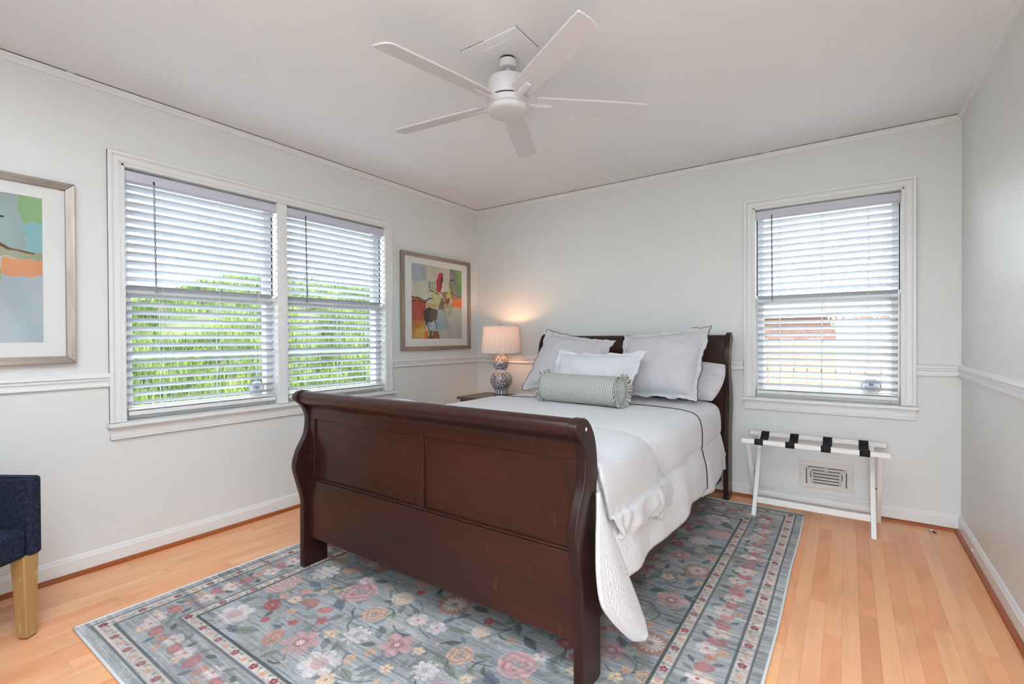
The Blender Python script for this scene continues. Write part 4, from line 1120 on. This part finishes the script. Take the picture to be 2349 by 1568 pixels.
def picture(y0, y1, z0, z1, label, seed, pal):
    root = thing('framed_picture', label, 'picture', (0, (y0+y1)/2, z0), 'framed abstract prints on the window wall')
    f = MB(); fw = .034; d0, d1 = .004, .034
    def mit(a, b, c, d):   # mitred rail: outer a-b, inner c-d in (y, z)
        f.hexa([(d0, *a), (d0, *b), (d0, *c), (d0, *d), (d1, *a), (d1, *b), (d1-.006, *c), (d1-.006, *d)])
    mit((y0, z0), (y1, z0), (y1-fw, z0+fw), (y0+fw, z0+fw)); mit((y1, z0), (y1, z1), (y1-fw, z1-fw), (y1-fw, z0+fw))
    mit((y1, z1), (y0, z1), (y0+fw, z1-fw), (y1-fw, z1-fw)); mit((y0, z1), (y0, z0), (y0+fw, z0+fw), (y0+fw, z1-fw))
    f.build('frame', M['frame_metal'], root, bevel=.0015, seg=2)
    mm = MB(); m0, m1, mb, mt = y0+.122, y1-.112, z0+.100, z1-.090
    x0, x1 = .010, .0145
    mm.box((x0, y0+.02, z0+.02), (x1, m0, z1-.02)).box((x0, m1, z0+.02), (x1, y1-.02, z1-.02)).box((x0, m0, z0+.02), (x1, m1, mb)).box((x0, m0, mt), (x1, m1, z1-.02))
    mm.build('mat_board', M['mat_board'], root)
    n, cols = paint_art(seed, pal)
    yy, zz = np.meshgrid(np.linspace(m0-.003, m1+.003, n), np.linspace(mb-.003, mt+.003, n))
    P = np.stack([np.full_like(yy, .012), yy-(y0+y1)/2, zz-z0], -1)
    colour_grid('print', n, n, P, cols, M['art'], root)
    MB().box((.018, y0+.03, z0+.03), (.0195, y1-.03, z1-.03)).build('picture_glass', M['glass'], root)
    return root
picture(-1.030, -.140, 1.046, 1.893, 'framed abstract print with red and orange shapes, between window and lamp corner', 3, {})
picture(-3.995, -3.108, 1.037, 1.897, 'framed abstract print cut off at the left edge, hung beside the double window', 5,
        dict(gg=(158, 170, 172), g1=(142, 178, 128), g2=(138, 180, 186), low=(178, 186, 194), tan=(160, 160, 134), **{'or': (232, 156, 112)}))

# ------------------------------------------------------------------ luggage rack
lr = thing('luggage_rack', 'folding white wooden luggage rack with black straps under the single window', 'luggage rack', (2.905, -.24, 0))
FY, BY, RZ = -.400, -.085, .478
MB().box((2.526, FY-.014, RZ-.014), (3.290, FY+.014, RZ+.016)).build('rail', M['white_wood'], lr, bevel=.006, seg=3)
MB().box((2.526, BY-.014, RZ-.014), (3.290, BY+.014, RZ+.016)).build('rail', M['white_wood'], lr, bevel=.006, seg=3)
for x, fy, by in ((2.598, FY+.018, BY), (3.214, FY+.018, BY)):          # feet toward the room
    MB().hexa([(x-.0125, fy-.034, RT+.0015 if x < 2.8 else .001), (x+.0125, fy-.034, RT+.0015 if x < 2.8 else .001), (x+.0125, fy-.006, RT+.0015 if x < 2.8 else .001), (x-.0125, fy-.006, RT+.0015 if x < 2.8 else .001),
               (x-.0125, by-.014, RZ-.010), (x+.0125, by-.014, RZ-.010), (x+.0125, by+.014, RZ-.010), (x-.0125, by+.014, RZ-.010)]).build('leg', M['white_wood'], lr, bevel=.002)
for x in (2.566, 3.246):                                                # feet toward the wall
    MB().hexa([(x-.0125, BY-.024, .001), (x+.0125, BY-.024, .001), (x+.0125, BY+.004, .001), (x-.0125, BY+.004, .001),
               (x-.0125, FY-.014, RZ-.010), (x+.0125, FY-.014, RZ-.010), (x+.0125, FY+.014, RZ-.010), (x-.0125, FY+.014, RZ-.010)]).build('leg', M['white_wood'], lr, bevel=.002)
t = .095/RZ; y1 = FY-.002+(BY-FY)*t; y2 = BY-.010+(FY-BY)*t
MB().box((2.611, y1-.010, .075), (3.201, y1+.010, .113)).build('stretcher', M['white_wood'], lr, bevel=.003)
MB().box((2.579, y2-.010, .075), (3.233, y2+.010, .113)).build('stretcher', M['white_wood'], lr, bevel=.003)
for xa in (2.582, 3.230):
    MB().tube([(xa-.016, (FY+BY)/2, .245), (xa+.016, (FY+BY)/2, .245)], .004, 8).build('pivot_bolt', M['black'], lr)
for xs in (2.628, 2.800, 2.985, 3.172):
    hw = .0245; path = []
    path += [(FY-.004, RZ-.0166), (FY-.012, RZ-.0164), (FY-.0162, RZ-.012), (FY-.0164, RZ), (FY-.0164, RZ+.012), (FY-.012, RZ+.0182), (FY+.004, RZ+.0190), (FY+.017, RZ+.0180)]
    for tq in np.linspace(.13, .87, 11): path.append((FY+(BY-FY)*tq, RZ+.0185-.045*math.sin(tq*PI)**.8))
    path += [(BY-.017, RZ+.0180), (BY-.004, RZ+.0190), (BY+.012, RZ+.0182), (BY+.0164, RZ+.012), (BY+.0164, RZ), (BY+.0162, RZ-.012), (BY+.012, RZ-.0164), (BY+.004, RZ-.0166)]
    m = MB(); m.grid(lambda a, b: (xs-hw+2*hw*a, path[int(round(b*(len(path)-1)))][0], path[int(round(b*(len(path)-1)))][1]), 3, len(path))
    m.build('strap', M['strap'], lr, solid=.0022, smooth=True, offset=-1)

# ------------------------------------------------------------------ wall register
vt = thing('wall_vent', 'cream metal heating register low on the wall behind the luggage rack', 'vent', (2.972, -.001, .130))
def V(a, b): return (2.824+a/5370, .3075-.0165*0 - (b)/5370)      # from pattern units to wall x, z
VZ0, VZ1, VX0, VX1 = .131, .311, 2.824, 3.122
MB().box((VX0, -.006, VZ0), (VX1, -.0005, VZ1)).build('plate', M['vent'], vt, bevel=.003, seg=2)
slots = MB(); ribs = MB()
def slot(x0, z0, x1, z1): slots.box((VX0+x0, -.0066, VZ0+z0), (VX0+x1, -.0058, VZ0+z1)); 
def rib(p, q, r=.0034): ribs.tube([(VX0+p[0], -.0072, VZ0+p[1]), (VX0+q[0], -.0072, VZ0+q[1])], r, 8)
for i in range(4):
    z = .036+i*.0205; slot(.078, z, .222, z+.0055); rib((.074, z+.013), (.226, z+.013), .0042)
for sx in (-1, 1):
    c = .150
    f = lambda dx: c+sx*dx
    lo, hi = sorted((f(.114), f(.110))); slot(lo, .028, hi, .128)
    lo, hi = sorted((f(.090), f(.086))); slot(lo, .072, hi, .112)
    lo, hi = sorted((f(.010), f(.102))); slot(lo, .1415, hi, .146)
    lo, hi = sorted((f(.010), f(.078))); slot(lo, .1205, hi, .125)
    rib((f(.106), .028), (f(.106), .134)); rib((f(.106), .134), (f(.120), .152)); rib((f(.082), .030), (f(.082), .114)); rib((f(.082), .114), (f(.098), .131))
    rib((f(.006), .137), (f(.104), .137)); rib((f(.006), .116), (f(.080), .116)); rib((f(.006), .116), (f(.006), .156), .003)
slots.build('slots', M['dark_gap'], vt); ribs.build('louvers', M['vent'], vt, smooth=True)
for x in (.006, .290):
    sc_ = MB(); l = MB().lathe([(.004, 0), (.0038, .0012), (0, .002)], (0, 0, 0), 12); sc_.add([(VX0+x+v[0], -.006-v[2], VZ0+.088+v[1]) for v in l.v], l.f)
    sc_.build('screw', M['metal'], vt)

# ------------------------------------------------------------------ ceiling fan
FX, FYc = 1.812, -1.998
struct(MB().box((FX-.152, FYc-.155, H-.006), (FX+.152, FYc+.155, H)).box((FX-.108, FYc-.110, H-.010), (FX+.108, FYc+.110, H-.006)).build('trim_13', M['ceiling'], bevel=.002, seg=1))
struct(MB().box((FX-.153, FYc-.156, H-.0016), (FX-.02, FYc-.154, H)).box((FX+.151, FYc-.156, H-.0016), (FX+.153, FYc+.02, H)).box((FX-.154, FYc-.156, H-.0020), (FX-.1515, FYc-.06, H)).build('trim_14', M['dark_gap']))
fan = thing('ceiling_fan', 'white five blade ceiling fan with frosted light, hung from a square ceiling plate', 'ceiling fan', (FX, FYc, 2.17))
MB().lathe([(.030, 2.420), (.0395, 2.418), (.0395, 2.385), (.036, 2.382), (.017, 2.3815)][::-1], (FX, FYc, 0), 40).build('canopy', M['fan'], fan, smooth=True).modifiers.new('edge', 'EDGE_SPLIT')
MB().lathe([(.036, 2.4255), (.030, 2.424), (.022, 2.418)][::-1], (FX, FYc, 0), 32).build('canopy_hole', M['dark_gap'], fan)
MB().lathe([(.0125, 2.330), (.0125, 2.392)], (FX, FYc, 0), 24).build('downrod', M['fan'], fan, smooth=True)
MB().lathe([(.060, 2.240), (.095, 2.240), (.0965, 2.244), (.0965, 2.312), (.090, 2.326), (.072, 2.336), (.020, 2.338)], (FX, FYc, 0), 56).build('motor_housing', M['fan'], fan, smooth=True).modifiers.new('edge', 'EDGE_SPLIT')
MB().lathe([(.088, 2.230), (.088, 2.242)], (FX, FYc, 0), 48).build('vent_gap', M['dark_gap'], fan)
MB().lathe([(.090, 2.205), (.0965, 2.206), (.0965, 2.232), (.092, 2.2345), (.060, 2.2345)], (FX, FYc, 0), 56).build('light_collar', M['fan'], fan, smooth=True).modifiers.new('edge', 'EDGE_SPLIT')
MB().lathe([(0, 2.1735), (.060, 2.1742), (.083, 2.177), (.093, 2.183), (.0965, 2.193), (.0965, 2.2055), (.080, 2.2055)], (FX, FYc, 0), 56).build('light_lens', M['fan_light'], fan, smooth=True)
Rf = .648; hwid = .054; zb = 2.226
for kb in range(5):
    a = math.radians(43+72*kb); ca, sa = math.cos(a), math.sin(a); pit = math.radians(-13)
    def X(r, s, dz=0.0):
        return (FX+r*ca-s*math.cos(pit)*sa + 0, FYc+r*sa+s*math.cos(pit)*ca, zb+s*math.sin(pit)+dz)
    out = [(.128, -.047), (.122, .030), (.135, .045), (.30, .052), (.45, .0535), (.60, .0535), (.616, .053)] + [(.632, .046), (.642, .028), (.649, 0), (.652, -.028), (.651, -.048), (.646, -.0535), (.45, -.0535), (.30, -.052), (.14, -.048)]
    m = MB(); n = len(out)
    m.add([X(r, s, -.004) for r, s in out]+[X(r, s, .004) for r, s in out], [(i, (i+1) % n, n+(i+1) % n, n+i) for i in range(n)]+[tuple(range(n-1, -1, -1)), tuple(range(n, 2*n))])
    bl = m.build('blade', M['fan'], fan, bevel=.0015, seg=2)
    br = MB()
    p = lambda r, s, d: X(r, s, d)
    br.hexa([p(.100, -.013, -.016), p(.205, -.011, -.014), p(.205, .011, -.014), p(.100, .013, -.016), p(.100, -.013, -.003), p(.205, -.011, -.004), p(.205, .011, -.004), p(.100, .013, -.003)])
    br.hexa([p(.084, -.014, -.016), p(.104, -.014, -.016), p(.104, .014, -.016), p(.084, .014, -.016), p(.084, -.014, .018), p(.104, -.014, .018), p(.104, .014, .018), p(.084, .014, .018)])
    br.build('blade_bracket', M['fan'], bl, bevel=.002)

# ------------------------------------------------------------------ armchair (front corner in view)
O = Vector((.500, -3.322, 0)); Fd = Vector((.84, .54, 0)).normalized(); Sd = Vector((Fd.y, -Fd.x, 0))
ch = thing('armchair', 'blue denim upholstered armchair with pale oak legs beside the left wall', 'armchair', (O - Fd*.26 + Sd*.29))
def C(a, b, z): q = O - Fd*a + Sd*b; return (q.x, q.y, z)
def cbox(a0, a1, b0, b1, z0, z1, top=None):
    t = top or (a0, a1, b0, b1)
    return MB().hexa([C(a0, b0, z0), C(a0, b1, z0), C(a1, b1, z0), C(a1, b0, z0), C(t[0], t[2], z1), C(t[0], t[3], z1), C(t[1], t[3], z1), C(t[1], t[2], z1)])
cbox(0, .50, -.002, .050, .318, .622).build('arm', M['denim'], ch, bevel=.014, seg=4)
cbox(0, .50, .530, .582, .318, .622).build('arm', M['denim'], ch, bevel=.014, seg=4)
cbox(.003, .50, .051, .529, .318, .432).build('seat', M['denim'], ch, bevel=.022, seg=4)
cbox(.44, .535, -.002, .582, .318, .86, (.49, .555, .0, .58)).build('backrest', M['denim'], ch, bevel=.02, seg=4)
pp = MB()
pp.tube([C(.006, .046, z) for z in (.33, .45, .56, .60)] + [C(.010, .042, .614), C(.03, .045, .6225), C(.2, .046, .6235), C(.45, .046, .6235)], .0022, 6)
pp.build('piping', M['denim'], ch)
for a0, b0 in ((.008, .003), (.008, .515), (.44, .003), (.44, .515)):
    s = .062; e = .044; off = (s-e)*.6
    m = MB().hexa([C(a0+off*.5, b0+off*.5, .001), C(a0+off*.5, b0+off*.5+e, .001), C(a0+off*.5+e, b0+off*.5+e, .001), C(a0+off*.5+e, b0+off*.5, .001), C(a0, b0, .325), C(a0, b0+s, .325), C(a0+s, b0+s, .325), C(a0+s, b0, .325)])
    m.build('leg', M['leg_oak'], ch, bevel=.007, seg=1)

# ------------------------------------------------------------------ small things near the right corner
q = Vector((3.497, -.100, 0))
cx = thing('coaxial_plug', 'small silver cable plug with black tip lying on the floor near the right corner', 'plug', q)
MB().tube([(q.x-.012, q.y+.016, .011), (q.x+.004, q.y-.006, .0085)], .0062, 12).build('sleeve', M['metal'], cx, smooth=True)
MB().tube([(q.x+.004, q.y-.006, .0082), (q.x+.017, q.y-.024, .0065)], [.0052, .003], 12).build('tip', M['black'], cx, smooth=True)
def clip(p, label, side):
    x, y, z = p
    m = MB()
    if side == 'back': m.box((x-.007, y-.006, z-.006), (x+.007, y, z+.006)).box((x-.012, y-.003, z-.009), (x+.012, y, z-.006))
    else: m.box((x-.006, y-.007, z-.006), (x, y+.007, z+.006)).box((x-.003, y-.012, z-.009), (x, y+.012, z-.006))
    o = m.build('cable_clip', M['white_plastic'], bevel=.0015); tag(o, label, 'clip', 'white cable clips on the baseboards'); return o
clip((3.598, -.0142, .040), 'tiny white cable clip on the back baseboard in the right corner', 'back')
clip((3.095, -.0142, .034), 'tiny white cable clip on the baseboard behind the rack stretcher', 'back')
clip((W-.0142, -.42, .042), 'tiny white cable clip on the right wall baseboard', 'right')

# ------------------------------------------------------------------ outside
def leafmat(name, cols, trans=.35):
    g = G(name); a = g.n('ObjectInfo').outputs['Random']; n = g.noise(g.coords(), 2.2, 3.0)
    geo = g.n('NewGeometry'); r = geo.outputs['Random Per Island']
    c = g.ramp(g.math('MULTIPLY_ADD', r, .5, g.math('MULTIPLY_ADD', n, 1.5, -.5)), [(0.15, lin(cols[0])), (0.5, lin(cols[1])), (0.85, lin(cols[2]))])
    d = g.n('BsdfDiffuse', ins={0: c}); t = g.n('BsdfTranslucent', ins={0: c})
    mx = g.n('MixShader', ins={0: trans, 1: d.outputs[0], 2: t.outputs[0]}); g.t.links.new(mx.outputs[0], g.out.inputs[0]); return g.m
M['grass'] = leafmat('bank_grass', ((58, 66, 44), (86, 112, 50), (160, 176, 92)))
M['soil'] = paint('bank_soil', lin((82, 84, 56)), .95, .2, 4, .3)
M['lawn'] = paint('yard_ground', lin((150, 140, 116)), .95, .1, 3, .3)
M['fence'] = stained_wood('weathered_fence', lin((146, 114, 102)), lin((164, 132, 120)), .8, 0, 2)
M['brick'] = None
def brick():
    g = G('red_brick'); v = g.coords('Object', (1, 1, 1)); sp = g.n('SeparateXYZ', ins={0: v})
    vv = g.n('CombineXYZ', ins={0: sp.outputs[0], 1: sp.outputs[2]}).outputs[0]
    b = g.n('TexBrick', ins={'Vector': vv, 'Color1': lin((124, 86, 74)) + (1,), 'Color2': lin((108, 72, 62)) + (1,), 'Mortar': lin((140, 124, 114)) + (1,), 'Scale': 4.0})
    g.bsdf(b.outputs[0], .9); return g.m
M['brick'] = brick()
M['bark'] = paint('bare_bark', lin((150, 136, 124)), .9, .1, 20, .3)
struct(MB().box((-30, -16, -.52), (20, 30, -.45)).build('ground', M['lawn'], origin=(0, 0, -.5)))
def bank_z(x, y):
    t = max(0, (-1.3-x)); return -.42 + min(t, 4.6)*(.45+.13*min(1, max(0, (y+.95)/1.5))) + .10*noise.noise(Vector((x*.8, y*.8, 0)))
bank = MB(); bank.grid(lambda a, b: (-.9-6.5*a, -5.5+15*b, bank_z(-.9-6.5*a, -5.5+15*b)), 50, 90)
struct(bank.build('ground_bank', M['soil'], smooth=True))
rs = np.random.RandomState(4)
vs, fs = [], []
for i in range(48000):
    x = -1.4-5.6*rs.rand()**1.2; y = -4.6+12.6*rs.rand(); 
    if noise.noise(Vector((x*1.3, y*1.3, 5))) < -.40: continue
    z = bank_z(x, y); h = .10+.16*rs.rand()**1.5; a = rs.rand()*6.28; ln = .06+.14*rs.rand(); wd = .0035+.004*rs.rand()
    dx, dy = math.cos(a), math.sin(a); px, py = -dy*wd, dx*wd; k = len(vs)
    vs += [(x-px, y-py, z-.03), (x+px, y+py, z-.03), (x+dx*ln*.35+px, y+dy*ln*.35+py, z+h*.7), (x+dx*ln*.35-px, y+dy*ln*.35-py, z+h*.7), (x+dx*ln, y+dy*ln, z+h*(.75+.25*rs.rand()))]
    fs += [(k, k+1, k+2, k+3), (k+3, k+2, k+4)]
gm = MB(); gm.v, gm.f = vs, fs
go = gm.build('ornamental_grass', M['grass'], origin=(-4, 0, -.4))
tag(go, 'bright green grassy bank growing outside the double window', 'grass', kind='stuff')
# back yard: board fence, brick house with pale eave, bare tree
fe = thing('board_fence', 'pale wooden board fence outside the single window', 'fence', (3.5, 3.2, -.45))
brd = MB()
for i in range(46):
    x = .2+i*.146; brd.box((x, 3.2, -.45), (x+.138, 3.222, 1.125+.012*math.sin(i*3.1)))
brd.build('boards', M['fence'], fe)
MB().box((.1, 3.222, .70), (7, 3.26, .79)).box((.1, 3.222, 0), (7, 3.26, .09)).build('fence_rail', M['fence'], fe)
ho = thing('brick_house', 'red brick neighbouring house seen beyond the board fence', 'house', (2.5, 13, -.45))
MB().box((-6, 12.5, -.45), (6.3, 18, 1.74)).build('wall', M['brick'], ho)
MB().prism([(12.0, 1.80), (18.5, 1.80), (15.2, 2.75)], 0, -6.5, 6.8).build('roof', paint('pale_shingles', lin((214, 200, 190)), .9, .05, 8, .3), ho)
MB().box((-6.5, 11.97, 1.70), (6.8, 12.02, 1.84)).build('gutter', M['trim'], ho)
MB().box((2.9, 12.46, .6), (4.0, 12.52, 1.6)).build('window', M['trim'], ho)
trn = thing('bare_tree', 'bare branching tree standing behind the board fence', 'tree', (3.6, 6.5, -.45))
tb = MB(); random.seed(3)
def branch(p, d, ln, r, lv):
    pts = [p]; q = p.copy(); dd = d.copy()
    for i in range(5):
        dd = (dd + Vector((random.uniform(-.2, .2), random.uniform(-.2, .2), random.uniform(-.08, .16)))).normalized(); q = q+dd*ln/5; pts.append(q.copy())
    tb.tube(pts, [r*(1-.12*i) for i in range(6)], 5)
    if lv < 4:
        for i in range(4 if lv < 3 else 3):
            k = random.randint(2, 5); nd = (dd+Vector((random.uniform(-1, 1), random.uniform(-1, 1), random.uniform(-.1, .6)))).normalized()
            branch(pts[k], nd, ln*random.uniform(.5, .75), r*.5, lv+1)
branch(Vector((3.6, 6.5, -.45)), Vector((-.15, 0, 1)), 2.0, .07, 0)
tb.build('branches', M['bark'], trn)
